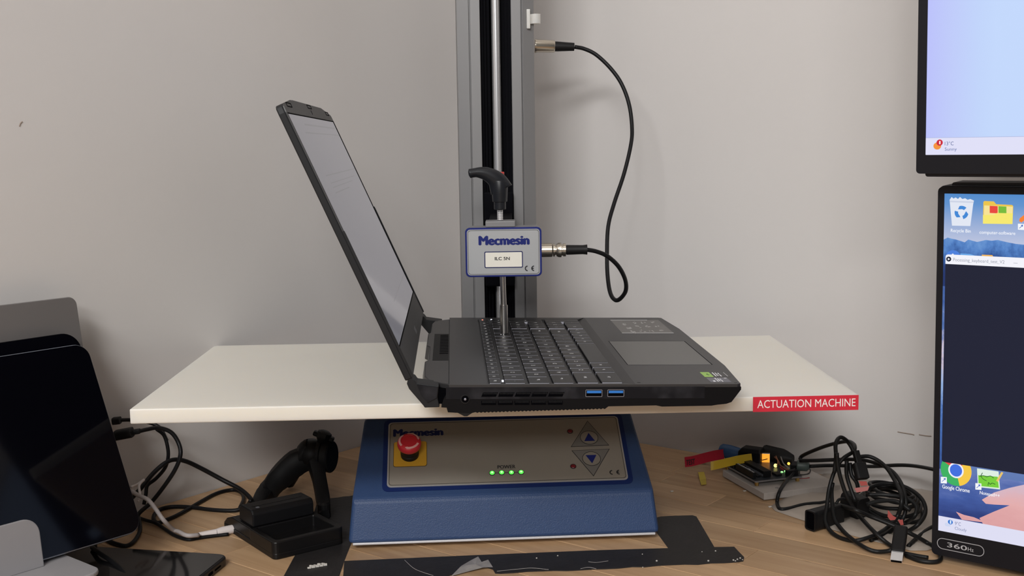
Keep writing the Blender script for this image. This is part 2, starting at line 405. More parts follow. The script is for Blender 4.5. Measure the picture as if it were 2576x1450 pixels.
# power LEDs
M_ledg = mat('green_led_glow', (0.02, 0.3, 0.03), 0.3, emit=(0.12, 0.9, 0.10), es=1.0)
M_ledc = mat('green_led_core', (0.4, 0.9, 0.4), 0.3, emit=(0.55, 1.0, 0.42), es=1.1)
leds = [(1238, 1191), (1262, 1190), (1286.5, 1190), (1311, 1189)]
q0 = pp(*leds[0]); q3 = pp(*leds[3])
b = MB(); b.box(PF, q0[0], q3[0], q0[1] - 0.0002, q0[1] + 0.0002, 0.0014, 0.00165); build('link_line', b, M_ink, cpanel)
for x, y in leds:
    u, v = pp(x, y)
    b = MB(); b.lathe(PF.at(u, v, 0.0012), [(0.0029, 0), (0.0029, 0.0008), (0.0024, 0.0008)], 18); d = build('power_light', b, M_ink, stand)
    b = MB(); b.lathe(PF.at(u, v, 0.0015), [(0.0025, 0), (0.0023, 0.0008), (0.0013, 0.0013)], 16); build('lens', b, M_ledg, d, sm=True)
    b = MB(); b.lathe(PF.at(u, v, 0.0024), [(0.0014, 0), (0.0009, 0.0007)], 12); build('glow', b, M_ledc, d, sm=True)
for x, y in ((1434, 1086), (1442, 1174)):
    u, v = pp(x, y)
    b = MB(); b.lathe(PF.at(u, v, 0.0012), [(0.0030, 0), (0.0030, 0.0006), (0.0026, 0.0008)], 18); d = build('limit_light', b, M_ink, stand)
    b = MB(); b.lathe(PF.at(u, v, 0.0015), [(0.0026, 0), (0.0023, 0.0007), (0.0012, 0.0011)], 16); build('lens', b, M_redd, d, sm=True)
# up and down buttons
for tri, cc, up in ((((1438, 1124), (1530, 1120), (1478, 1061)), (1482, 1102), 1), (((1493, 1197), (1531.5, 1131), (1440, 1135)), (1488, 1155), -1)):
    P = [pp(*t) for t in tri]; cu, cv = pp(*cc); gx = sum(p[0] for p in P) / 3; gy = sum(p[1] for p in P) / 3
    b = MB(); b.prism(PF, [(gx + (p[0] - gx) * 1.05, gy + (p[1] - gy) * 1.05) for p in P], 0.0012, 0.00165); bt = build('jog_button', b, M_ink, stand)
    b = MB(); b.prism(PF, P, 0.0013, 0.0018); build('button_face', b, M_trigrey, bt)
    b = MB(); b.ring(PF, circ(cu, cv, 0.0090, 28), circ(cu, cv, 0.0085, 28), 0.0015, 0.0020); build('ring', b, M_ink, bt)
    b = MB(); b.prism(PF, circ(cu, cv, 0.0085, 28), 0.0015, 0.0019); build('button_disc', b, M_panel, bt)
    s_ = 0.0052
    b = MB(); b.prism(PF, [(cu - s_, cv - up * s_ * 0.85), (cu + s_, cv - up * s_ * 0.85), (cu, cv + up * s_ * 1.15)], 0.0016, 0.0021); build('arrow', b, M_navy2, bt)
# emergency stop
qa, qb = pp(990, 1177), pp(1073, 1110)
eu, ev = (qa[0] + qb[0]) / 2, (qa[1] + qb[1]) / 2; eh = (qb[0] - qa[0]) / 2
b = MB(); b.prism(PF, rr(eu - eh - 0.0004, eu + eh + 0.0004, ev - eh * 0.98 - 0.0004, ev + eh * 0.98 + 0.0004, 0.0025), 0.0012, 0.0017); es = build('emergency_stop', b, M_ink, stand)
b = MB(); b.prism(PF, rr(eu - eh, eu + eh, ev - eh * 0.98, ev + eh * 0.98, 0.0022), 0.0013, 0.0022); build('yellow_plate', b, M_yellow, es, label='yellow backing plate')
bu, bv = pp(1031, 1146); EB = PF.at(bu, bv, 0.002)
b = MB(); b.lathe(EB, [(0.0088, 0), (0.0088, 0.004), (0.0084, 0.0044), (0.0084, 0.010), (0.0075, 0.011)], 28); build('collar', b, M_black, es, sm='auto')
b = MB(); b.lathe(EB, [(0.006, 0.0095), (0.0090, 0.011), (0.0110, 0.0135), (0.0115, 0.016), (0.0112, 0.0185), (0.0098, 0.0202), (0.0075, 0.0208), (0.0072, 0.0202), (0.001, 0.0202)], 36); build('mushroom_cap', b, M_red, es, sm='auto', label='red mushroom push cap')
for k in range(3):
    b = MB(); pts = []; a0 = 20 + 120 * k
    for i in range(9): pts.append(R_(a0 + 80 * i / 8))
    o_ = [EB.w(0.0101 * math.cos(a), 0.0101 * math.sin(a), 0.0202) for a in pts]; i_ = [EB.w(0.0082 * math.cos(a), 0.0082 * math.sin(a), 0.0208) for a in pts]
    for i in range(8): b._add([o_[i], o_[i + 1], i_[i + 1], i_[i]], [[0, 1, 2, 3]])
    b._add([EB.w(0.0104 * math.cos(pts[0]), 0.0104 * math.sin(pts[0]), 0.0201), EB.w(0.0078 * math.cos(pts[0]), 0.0078 * math.sin(pts[0]), 0.0209), EB.w(0.0091 * math.cos(pts[0] - 0.28), 0.0091 * math.sin(pts[0] - 0.28), 0.0206)], [[0, 1, 2]])
    for p in b.v: p += PF.z * 0.0001
    build('turn_arrow', b, M_pink, es)

# column
cx = SF.loc(Vector((-0.0139, 1.30, 0)))
CF = F(SF.w(cx[0], cx[1], 0), SF.x, ez=(0, 0, 1))
z0c, z1c = TZ - 0.001, 0.70
half = [(0.0172, 0.026), (0.0172, 0.0), (0.0281, 0.0), (0.0281, 0.0035), (0.0296, 0.0035), (0.0296, 0.0012), (0.0428, 0.0055), (0.0428, 0.070)]
prof = [(-u, v) for u, v in half[::-1]] + half
b = MB(); b.prism(CF, prof, z0c, z1c); build('column', b, M_alu, stand, bevel=0.0004)
b = MB(); b.box(CF, -0.0172, 0.0172, 0.0225, 0.0262, z0c, z1c); build('slot_back', b, M_void, stand)
for s_ in (-1, 1):
    b = MB()
    for u0, u1, y0 in ((0.0062, 0.0104, 0.014), (0.0104, 0.0138, 0.010), (0.0138, 0.0171, 0.006)):
        b.box(CF, min(s_ * u0, s_ * u1), max(s_ * u0, s_ * u1), y0, 0.0225, z0c, z1c)
    build('slot_liner', b, M_blackm, stand)
RXc = CF.loc(at_y(1246, 0, CF.o.y + 0.008))[0]
b = MB(); b.tube([CF.w(RXc, 0.008, z0c), CF.w(RXc - 0.0002, 0.008, z1c)], 0.0049, 20, sm=False); build('guide_rod', b, M_steel, stand, sm='auto')
zc0 = CF.loc(at_y(1240, 722, 1.29))[2]; zc1 = CF.loc(at_y(1258, 484, 1.29))[2]
b = MB(); b.box(CF, -0.0162, 0.0162, -0.008, 0.013, zc0, zc1); build('carriage', b, M_blackm, stand, bevel=0.0015)

# load cell frame (needed for the arm)
LC = F(at_y(1267, 634, 1.143), (1, 0.0, 0), ez=(0, -1, 0))
if LC.y.z < 0: LC = F(LC.o, -LC.x, ez=(0, -1, 0))
tu0, tv0 = LC.px(1172, 698); tu1, tv1 = LC.px(1362, 571)
zt = tv1 + 0.0002
au0 = LC.px(1222, 570, -0.02)[0]; au1 = LC.px(1296, 570, -0.02)[0]
b = MB()
th = LC.px(1258, 555, 0.0)[1] - tv1 - 0.0012
b.prism(LC, rr(au0, au1, zt, zt + th, 0.0008, 2), -0.029, -0.003)
back = LC.loc(CF.w(0, 0, 0))[2]
build('crosshead_arm', b, M_alu, stand, bevel=0.0006)
b = MB(); b.box(LC, au0 + 0.003, au1 - 0.003, zt - 0.012, zt + th - 0.0004, back - 0.0015, -0.0305); build('carriage_bracket', b, M_blackm, stand, bevel=0.0006)
# cable clip and socket on the column
clf = F(CF.w(0.0428, 0.012, 0), CF.y, ez=CF.x)   # on the right side face: x into depth, y up?, z outwards
if clf.y.z < 0: clf = F(clf.o, -clf.x, ez=CF.x)
CK = F(at_y(1340, 48, CF.w(0.04, 0.003, 0).y), CF.x, ez=-CF.y)
if CK.y.z < 0: CK = F(CK.o, -CK.x, ez=CK.z)
b = MB(); b.box(CK, -0.0068, -0.0030, -0.0105, 0.0105, -0.003, 0.0035); clip = build('cable_clip', b, M_pe, stand, bevel=0.0005, label='white plastic cable clip')
b = MB(); arc = [(0.0035 + 0.0052 * math.cos(a), 0.0052 * math.sin(a)) for a in [R_(200 + 300 * i / 14 - 0) for i in range(15)]]
cl2 = F(CK.o, CK.x, ez=CK.y)
po = [cl2.w(u, v, -0.0052) for u, v in arc]; pi2 = [cl2.w(0.0035 + (u - 0.0035) * 0.78, v * 0.78, -0.0052) for u, v in arc]
up_ = cl2.z * 0.0104
b.loft([po + pi2[::-1], [p + up_ for p in po + pi2[::-1]]]); b.box(CK, -0.0035, -0.0012, -0.0052, 0.0052, -0.003, 0.0015)
build('clip_jaw', b, M_pe, clip)
SKT = at_y(1344, 115.5, CF.w(0.0428, 0.035, 0).y)

# ------------------------------------------------------------------ white plate with red label
PLZ = 1.122 - 0.21406
pA = Vector((-0.3185, 0.93747, PLZ - 0.0125))
PLF = F(pA, (math.cos(0.02262), math.sin(0.02262), 0), ez=(0, 0, 1))
plate = thing('platform_board', 'thick white plastic board laid flat across the blue test stand under the laptop', 'board', PLF.at(0.3, 0.15))
b = MB(); b.box(PLF, 0, 0.609, 0, 0.3047, 0, 0.0125); build('board_slab', b, M_pe, plate, bevel=0.0009)
LBF = F(PLF.w(0, 0, 0), PLF.x, ez=-PLF.y)
if LBF.y.z < 0: LBF = F(LBF.o, -LBF.x, ez=-PLF.y)
l0 = LBF.px(1894, 1029); l1 = LBF.px(2160, 991); l2 = LBF.px(1895, 994)
b = MB(); b.box(LBF, l0[0], min(l1[0], 0.6088), -0.0004, 0.0124, 0.0, 0.00025); lab = build('red_label', b, M_label_red, plate, label='red label tape with white capital lettering')
b = MB(); put_text(b, 'ACTUATION MACHINE', LBF, (LBF.px(1905, 1010)[0] + LBF.px(2152, 1005)[0]) / 2, 0.0062, LBF.px(2152, 1005)[0] - LBF.px(1905, 1010)[0], 0.0068, 0.0004, 0.0); build('lettering', b, M_white, lab)

# ------------------------------------------------------------------ load cell with clamp lever and probe
lc = thing('load_cell', 'grey box load cell with blue rim hanging on the crosshead above the keyboard', 'load cell', F(LC.w(0, tv0, -0.015), LC.x, ez=(0, 0, 1)))
b = MB(); b.prism(LC, rr(tu0 + 0.001, tu1 - 0.001, tv0 + 0.001, tv1, 0.004), -0.030, -0.0015); build('case', b, M_alu, lc, bevel=0.0006)
b = MB(); b.prism(LC, rr(tu0, tu1, tv0, tv1, 0.0045, 5), -0.002, 0.0); face = build('face_frame', b, M_navy2, lc, label='dark blue face rim', bevel=0.0004)
d_ = 0.0018
b = MB(); b.prism(LC, rr(tu0 + d_, tu1 - d_, tv0 + d_, tv1 - d_, 0.0032, 5), -0.001, 0.0004); build('face_plate', b, M_panel_edge, face)
d_ = 0.0026
b = MB(); b.ring(LC, rr(tu0 + d_, tu1 - d_, tv0 + d_, tv1 - d_, 0.0028, 5), rr(tu0 + d_ + .0004, tu1 - d_ - .0004, tv0 + d_ + .0004, tv1 - d_ - .0004, 0.0025, 5), 0.0003, 0.0005); build('border_line', b, M_ink, face)
box_txt('lettering', 'Mecmesin', 1206, 593, 1330, 617, M_navy2, face, LC, 0.0006, 0.10)
a = LC.px(1219, 675, 0.0005); c = LC.px(1315, 632, 0.0005)
b = MB(); b.prism(LC, rr(a[0], c[0], a[1], c[1], 0.0014), 0.0003, 0.0006); tgf = build('label_frame', b, M_navy, face)
b = MB(); b.prism(LC, rr(a[0] + .0009, c[0] - .0009, a[1] + .0009, c[1] - .0009, 0.0008), 0.0004, 0.0008); build('type_label', b, M_cream, face, label='cream type label')
box_txt('lettering', 'ILC 5N', 1245, 646.5, 1282, 655, M_ink, face, LC, 0.0010, 0.04)
q = LC.px(1335, 675.5, 0.0006); ce_mark(LC, q[0], q[1], 0.0056, 0.0006, M_ink, face)
# stud and lever
AX = -0.0150
su = LC.px(1258, 540, AX)[0]
vt = zt + th
hv0 = LC.px(1258, 527, AX)[1]; hv1 = LC.px(1258, 508, AX)[1]
b = MB(); f3 = F(LC.w(su, vt + 0.0002, AX), LC.x, ez=LC.y)
nz = hv0 - vt + 0.004; prof = []
for i in range(20):
    z = nz * i / 19; prof.append((0.0031 if i % 2 else 0.0027, z))
b.lathe(f3, prof, 16); build('threaded_stud', b, M_steel, lc, sm='auto')
M_lever = mat('grey_black_lever', (0.011, 0.012, 0.015), 0.36, spec=0.35)
b = MB(); f3 = F(LC.w(su, hv0, AX), LC.x, ez=LC.y)
b.lathe(f3, [(0.0056, 0), (0.0060, 0.0005), (0.0060, hv1 - hv0), (0.0073, hv1 - hv0 + 0.0002), (0.0078, hv1 - hv0 + 0.008), (0.0083, hv1 - hv0 + 0.020), (0.0078, hv1 - hv0 + 0.0212)], 24)
lev = build('clamp_lever', b, M_lever, lc, sm='auto')
hub = [LC.px(x, y, AX) for x, y in ((1262, 478), (1252, 458), (1240, 446), (1222, 437), (1204, 434), (1190, 435), (1179, 437))]
b = MB(); P = smooth([LC.w(u, v, AX + 0.001 * i) for i, (u, v) in enumerate(hub)], 4); N = len(P); loops = []
for i, p in enumerate(P):
    t = i / (N - 1); t_ = (P[min(i + 1, N - 1)] - P[max(i - 1, 0)]).normalized(); nrm = LC.z.cross(t_)
    h_ = 0.0085 * (1 - t) ** 1.3 + 0.0033 + (0.0016 * max(0, (t - 0.75) / 0.25)) - (0.0028 if i == N - 1 else 0); w_ = 0.0062 * (1 - t) + 0.0038 * t - (0.0022 if i == N - 1 else 0)
    loops.append([p + nrm * h_ * math.cos(2 * math.pi * j / 14) + LC.z * w_ * math.sin(2 * math.pi * j / 14) for j in range(14)])
b.loft(loops); build('lever_arm', b, M_lever, lev, sm=True)
ru = LC.px(1260, 442, AX); b = MB(); f3 = F(LC.w(ru[0], hv1 + 0.0195, AX - 0.004), LC.x, ez=LC.y)
b.lathe(f3, [(0.0034, 0), (0.0034, 0.0098), (0.0030, 0.0102)], 18); build('release_button', b, M_orange, lev, sm='auto', label='red release button')
# probe
PROBE_LIFT = 0.0016
tipP = at_y(1268.5, 844, 1.149); u1_, v1_, n1_ = LC.loc(tipP)
topu = LC.px(1264.5, 700, n1_)[0]; slv = LC.px(1267, 770, n1_)[1]
b = MB(); b.tube([LC.w(topu, tv0 + 0.002, n1_), LC.w(u1_, slv, n1_)], 0.0029, 18, sm=False); build('probe_rod', b, M_steel2, lc, sm='auto')
b = MB(); f3 = F(LC.w(u1_, v1_ + PROBE_LIFT, n1_), LC.x, ez=LC.y)
b.lathe(f3, [(0.0031, 0.0), (0.0039, 0.0005), (0.0039, slv - v1_ - 0.0006), (0.0034, slv - v1_ - 0.0004)], 22); build('probe_tip', b, M_steel2, lc, sm='auto')
# socket on its right side
SO = LC.w(tu1 - 0.001, LC.px(1362, 630, -0.0095)[1], -0.0095); SOF = F(SO, LC.y, ez=LC.x)
b = MB(); b.lathe(SOF, [(0.0070, 0), (0.0070, 0.0115), (0.0062, 0.012)], 24); build('socket', b, M_nickel, lc, sm='auto')

# ------------------------------------------------------------------ cable from the column to the load cell
cab = thing('sensor_cable', 'black cable looping from the column socket down to the load cell', 'cable', F(SO, (1, 0, 0), (0, 1, 0)))
L0 = SOF.at(0, 0, 0.0123)
b = MB(); b.lathe(L0, [(0.0045, 0), (0.0066, 0.0004), (0.0066, 0.0020), (0.0050, 0.0022), (0.0050, 0.0035), (0.0062, 0.0037), (0.0074, 0.0060), (0.0074, 0.0086), (0.0058, 0.0090), (0.0058, 0.0102), (0.0066, 0.0104), (0.0066, 0.0130), (0.0050, 0.0132)], 22)
pg = build('bayonet_plug', b, M_nickel, cab, sm='auto')
for s_ in (-1, 1):
    b = MB(); b.sphere(L0.w(s_ * 0.0046, -0.0060, 0.0073), 0.0016, 10); build('bayonet_pin', b, M_steel, pg, sm=True)
L1 = L0.at(0, 0, 0.0130)
b = MB(); b.lathe(L1, [(0.0044, 0), (0.0044, 0.0006), (0.0050, 0.0008), (0.0046, 0.017), (0.0050, 0.0205), (0.0052, 0.0215), (0.0040, 0.0215)], 20); build('strain_relief', b, M_rubber, cab, sm='auto')
cpx = [(1474, 630), (1500, 633), (1528, 645), (1556, 671), (1573, 705), (1573, 735), (1553, 756), (1537, 742), (1529, 700), (1527, 640), (1530, 570), (1545, 512), (1569, 440), (1586, 370), (1590, 325), (1583, 265), (1564, 212), (1536, 172), (1500, 138), (1470, 123), (1446, 118)]
Y0, Y1 = (L1.w(0, 0, 0.02)).y, SKT.y
P = []
for i, (x, y) in enumerate(cpx):
    t = i / (len(cpx) - 1); P.append(at_y(x, y, Y0 + (Y1 - Y0) * (t * t * (3 - 2 * t)) + 0.012 * math.sin(math.pi * t)))
P[0] = L1.w(0, 0, 0.0205)
b = MB(); b.tube(P, 0.00225, 10, k=6); build('cord', b, M_black, cab, sm=True)
dirv = (at_y(1444, 118, SKT.y) - SKT).normalized(); KF = F(SKT, (0, 1, 0), ez=dirv)
b = MB(); b.lathe(KF, [(0.0078, 0.0006), (0.0080, 0.0014), (0.0074, 0.0030), (0.0070, 0.0225), (0.0064, 0.0235)], 24); build('socket_plug', b, M_nickel, cab, sm='auto')
b = MB(); b.lathe(KF, [(0.0056, 0.0230), (0.0056, 0.026), (0.0048, 0.040), (0.0046, 0.0455), (0.0030, 0.0457)], 20); build('strain_relief', b, M_rubber, cab, sm='auto')

# ------------------------------------------------------------------ laptop
yw, tl = 0.05074, 0.0227
LP = F((-0.05101, 0.8999, 1.122 - 0.18956), (math.cos(yw) * math.cos(tl), math.sin(yw) * math.cos(tl), -math.sin(tl)), ez=(math.cos(yw) * math.sin(tl), math.sin(yw) * math.sin(tl), math.cos(tl)))
mm = 0.001
lap = thing('laptop', 'open black gaming laptop seen from its left side on the white board', 'laptop', LP.at(0.12, 0.18, -0.024))
M_deck = mat('dark_grey_deck', (0.024, 0.023, 0.024), 0.42, noise=0.04, nscale=30)
M_side = mat('black_side', (0.0045, 0.0043, 0.005), 0.5, spec=0.11)
def hatch_mat():
    m = mat('etched_hatch_side', (0.009, 0.009, 0.011), 0.5, spec=0.16); nt = m.node_tree; L = nt.links; b_ = nt.nodes['Principled BSDF']
    tc = nt.nodes.new('ShaderNodeTexCoord'); fac = []
    for rot, sc in (((0, 0, 0), 900), ((0, R_(90), 0), 700)):
        mp = nt.nodes.new('ShaderNodeMapping'); mp.inputs['Rotation'].default_value = rot; L.new(tc.outputs['Object'], mp.inputs[0])
        w = nt.nodes.new('ShaderNodeTexWave'); w.inputs['Scale'].default_value = sc; w.inputs['Distortion'].default_value = 1.5; w.inputs['Detail Scale'].default_value = 2
        L.new(mp.outputs[0], w.inputs['Vector']); fac.append(w)
    ma = nt.nodes.new('ShaderNodeMath'); ma.operation = 'MAXIMUM'; L.new(fac[0].outputs['Fac'], ma.inputs[0]); L.new(fac[1].outputs['Fac'], ma.inputs[1])
    n = nt.nodes.new('ShaderNodeTexNoise'); n.inputs['Scale'].default_value = 70; L.new(tc.outputs['Object'], n.inputs['Vector'])
    m2 = nt.nodes.new('ShaderNodeMath'); m2.operation = 'MULTIPLY'; L.new(ma.outputs[0], m2.inputs[0]); L.new(n.outputs['Fac'], m2.inputs[1])
    r = nt.nodes.new('ShaderNodeValToRGB'); r.color_ramp.elements[0].position = 0.42; r.color_ramp.elements[0].color = (0.006, 0.006, 0.008, 1); r.color_ramp.elements[1].position = 0.7; r.color_ramp.elements[1].color = (0.035, 0.035, 0.04, 1)
    L.new(m2.outputs[0], r.inputs[0]); L.new(r.outputs[0], b_.inputs['Base Color']); return m
M_hatch = hatch_mat()
M_lidside = mat('lid_edge', (0.012, 0.0125, 0.014), 0.5, spec=0.25)
M_bezel = mat('bezel_plastic', (0.030, 0.029, 0.030), 0.45)
M_keytop = mat('key_top', (0.014, 0.0135, 0.0145), 0.38, spec=0.42)
M_keyside = mat('translucent_key_skirt', (0.42, 0.42, 0.48), 0.4)  # skirt tone, kept for the lit near faces only
M_keyshade = mat('key_skirt_shaded', (0.004, 0.004, 0.005), 0.5, spec=0.15)  # shaded copy of the skirt: darkness of the key gaps put into colour
M_keyleg = mat('key_legend_white', (0.85, 0.85, 0.87), 0.5)
M_pad = mat('touchpad_glassy', (0.095, 0.092, 0.086), 0.36)
M_padedge = mat('touchpad_edge', (0.22, 0.22, 0.23), 0.3, metal=0.6)

# base body lofted across the width
WL_ = 0.359
def fshift(v): return 5.3 * min(1, min(v, WL_ - v) / 0.0789)
teeth = []
for i in range(36):
    x = 124.5 - i * 3.0
    if x < 20: break
    teeth += [(x, -20.2 - (124 - x) * 0.026), (x - 1.5, -19.5 - (124 - x) * 0.026)]
prof0 = [(0.6, -2.4), (-4.5, -11.6), (-6.2, -18.2), (-2.0, -18.4), (-1.0, -22.2), (5.5, -22.6), (18, -22.9)] + teeth[::-1] + [(127.5, -17.9), (166, -17.3), (170.7, -18.3), (211, -17.7), (216, -16.9), (223, -16.2), (227.1, -14.8), (234.6, -4.6), (234.6, -2.4)]
loops = []
for v in (0.0, 0.0789, 0.2801, WL_):
    loops.append([LP.w((x + (fshift(v) if x > 205 else 0)) * mm, v, z * mm) for x, z in prof0])
b = MB(); b.loft(loops); build('chassis', b, M_side, lap)
b = MB(); b.box(LP, -2.5 * mm, 205 * mm, -0.0003, 0.0002, -11.5 * mm, -2.0 * mm); b.v = b.v
build('etched_side_strip', b, M_hatch, lap)
# top deck as one shell with keyboard recess
KX0, KX1, KV0, KV1 = 30.6, 140.6, 4.6, 345.6
b = MB()
def dk(poly, z0, z1): b.prism(LP, [(u * mm, v * mm) for u, v in poly], z0 * mm, z1 * mm)
dk([(0, 0), (KX0, 0), (KX0, 359), (0, 359)], -2.4, 0)
dk([(KX0, 0), (149, 0), (KX1, KV0), (KX0, KV0)], -2.4, 0)
dk([(KX0, KV1), (KX1, KV1), (149, 359), (KX0, 359)], -2.4, 0)
dk([(149, 0), (231.5, 0), (234.6, 2.5), (239.9, 78.9), (239.9, 280.1), (234.6, 356.5), (231.5, 359), (149, 359)], -2.4, 0)
# sloping wedge between deck and keys
b._add([LP.w(149 * mm, 0, 0), LP.w(149 * mm, 359 * mm, 0), LP.w(KX1 * mm, KV1 * mm, -1.9 * mm), LP.w(KX1 * mm, KV0 * mm, -1.9 * mm)], [[0, 1, 2, 3]])
b._add([LP.w(KX0 * mm, KV0 * mm, -2.35 * mm), LP.w(KX1 * mm, KV0 * mm, -2.35 * mm), LP.w(KX1 * mm, KV1 * mm, -2.35 * mm), LP.w(KX0 * mm, KV1 * mm, -2.35 * mm)], [[0, 1, 2, 3]])
build('top_deck', b, M_deck, lap)
# rear plateau with vents
b = MB(); pc = [(0.2, 6.5), (-17.5, 19), (-22.5, 40), (-23.5, 104), (-20.5, 112), (-20.5, 178), (-23.5, 186), (-23.5, 255), (-20.5, 262), (-20.5, 320), (-17.5, 340), (0.2, 352)]
lo = [(u * mm, v * mm) for u, v in pc]
b.prism(LP, lo, -14 * mm, -0.6 * mm, [((u + (2.0 if u < -1 else 0)) * mm, v * mm) for u, v in pc]); rear = build('hinge_cover', b, M_deck, lap, bevel=0.0008)
b = MB(); b.box(LP, -15 * mm, -0.8 * mm, 108 * mm, 252 * mm, -1.2 * mm, -0.45 * mm); build('vent_panel', b, M_side, rear)
for i in range(13):
    v = 140 + i * 8.4
    b = MB(); b.prism(LP, [(-9 * mm, v * mm), (-1 * mm, (v + 1.5) * mm), (-1 * mm, (v + 4.3) * mm), (-9 * mm, (v + 2.8) * mm)], -1.0 * mm, -0.25 * mm); build('vent_slot', b, M_void, rear)
# keys
def key_mesh(w, d):
    k = (round(w, 2), round(d, 2))
    if k in KM: return KM[k]
    t, zb, zt_ = 0.40, -2.3, 0.3
    me = bpy.data.meshes.new('key')
    def rc(i, z, r):
        return [(x * mm, y * mm, z * mm) for x, y in rr(i, w - i, i, d - i, r, 2)]
    A = rc(0, zb, 1.0); B = rc(0, zt_ - 0.35, 1.0); C_ = rc(t, zt_, 1.0); n = len(A)
    fs = [list(range(2 * n, 3 * n))]; ms = [1]
    for a in (0, 1):
        for i in range(n):
            j = (i + 1) % n; fs.append([a * n + i, a * n + j, (a + 1) * n + j, (a + 1) * n + i]); ms.append((0 if A[j][0] - A[i][0] > 0.5 * mm else 2) if a == 0 else 1)  # near skirt faces get the lit tone, the others the shaded copy
    me.from_pydata(A + B + C_, [], fs); me.materials.append(M_keyside); me.materials.append(M_keytop); me.materials.append(M_keyshade)
    for p, m_ in zip(me.polygons, ms): p.material_index = m_
    KM[k] = me; return me
KM = {}; LEG = {}
inv_lap = lap['_m'].inverted(); lapR = inv_lap @ LP.M()
def leg_mesh(s, h):
    if (s, h) in LEG: return LEG[(s, h)]
    bb = MB(); put_text(bb, s, F((0, 0, 0), (0, 1, 0), ez=(0, 0, 1)), 0, 0, None, h, 0.0, 0.03)
    me = bpy.data.meshes.new('legend'); me.from_pydata([tuple(p) for p in bb.v], [], bb.f); me.materials.append(M_keyleg); LEG[(s, h)] = me; return me
def key(x0, x1, v0, v1, s=None):
    me = key_mesh(x1 - x0, v1 - v0)
    o = link(bpy.data.objects.new('key', me)); o.parent = lap['_o']; o.matrix_local = lapR @ Matrix.Translation((x0 * mm, v0 * mm, 0))
    if s:
        h = 0.0034 if len(s) == 1 else 0.0023
        if s in '-.,\'`': h = 0.0008
        l = link(bpy.data.objects.new('legend', leg_mesh(s, h))); l.parent = o
        cxk = (x1 - x0) * 0.5 * mm; cvk = min((v1 - v0) * 0.5, 9.5 if len(s) == 1 else (v1 - v0) * 0.5) * mm
        l.location = (cxk, cvk, 0.00038)
def row(x0, x1, v, ws, ls, gap=2.4):
    for w, s in zip(ws, ls):
        key(x0, x1, v, v + w - gap, s); v += w
G = 6.6
row(32.2, 41.6, G, [17.8] * 19, ['Esc'] + ['F%d' % i for i in range(1, 13)] + ['PrtSc', 'Ins', 'Del', 'PgUp', 'PgDn', None], 1.9)
row(44.8, 61.0, G, [14.6] + [19.4] * 12 + [27.4], list('`1234567890-=') + ['Back'])
row(64.2, 80.6, G, [25.4] + [19.4] * 12 + [16.2], ['Tab'] + list('QWERTYUIOP[]') + [None])
row(83.8, 100.0, G, [33.6] + [19.4] * 11 + [27.4], ['Caps'] + list("ASDFGHJKL;'") + ['Enter'])
row(103.2, 120.1, G + 0.6, [42.8] + [19.4] * 10 + [36.2], ['Shift'] + list('ZXCVBNM,./') + ['Shift'])
row(123.0, 139.6, G + 1, [43.4, 20.6, 22, 99.8, 17.4, 17.4, 17.4, 17.4, 17.4], ['Ctrl', 'Fn', 'Alt', None, 'Alt', 'Fn', '<', 'v', '>'])
for r_, (x0, x1) in enumerate(((44.8, 61.0), (64.2, 80.6), (83.8, 100.0), (103.2, 120.1), (123.0, 139.6))):
    ls = (['Num', '/', '*', '-'], ['7', '8', '9'], ['4', '5', '6'], ['1', '2', '3'], ['0', '.'])[r_]
    ws = [15.3, 15.3, 15.3, 15.3][:len(ls)] if r_ < 4 else [30.6, 15.3]
    row(x0, x1, 283.6, ws, ls, 2.0)
key(64.2, 100.0, 283.6 + 45.9, 283.6 + 59.2, '+'); key(103.2, 139.6, 283.6 + 45.9, 283.6 + 59.2, None)
# indicator lights
M_ledr = mat('red_led', (0.5, 0.1, 0.08), 0.3, emit=(1.0, 0.25, 0.16), es=1.6)
M_ledw = mat('white_led', (0.8, 0.8, 0.85), 0.3, emit=(0.8, 0.85, 1.0), es=1.3)
for x, v, m_ in ((35.7, 340.5, M_ledr), (45.5, 344.2, M_ledw), (43.2, 15.0, M_ledw)):
    b = MB(); b.prism(LP, rr((x - 0.8) * mm, (x + 0.8) * mm, (v - 2.2) * mm, (v + 2.2) * mm, 0.0005, 2), -0.0004, 0.0004); build('indicator_light', b, m_, lap)
# touchpad
b = MB(); b.box(LP, 155.0 * mm, 230.1 * mm, 82.4 * mm, 204.3 * mm, -0.4 * mm, 0.06 * mm); tp = build('touchpad', b, M_void, lap)
b = MB(); b.box(LP, 155.5 * mm, 229.2 * mm, 82.9 * mm, 203.2 * mm, 0.0, 0.10 * mm); build('touch_surface', b, M_pad, tp)
b = MB(); b.box(LP, 155.5 * mm, 229.2 * mm, 82.7 * mm, 83.1 * mm, 0.0, 0.14 * mm); build('polished_edge', b, M_padedge, tp)
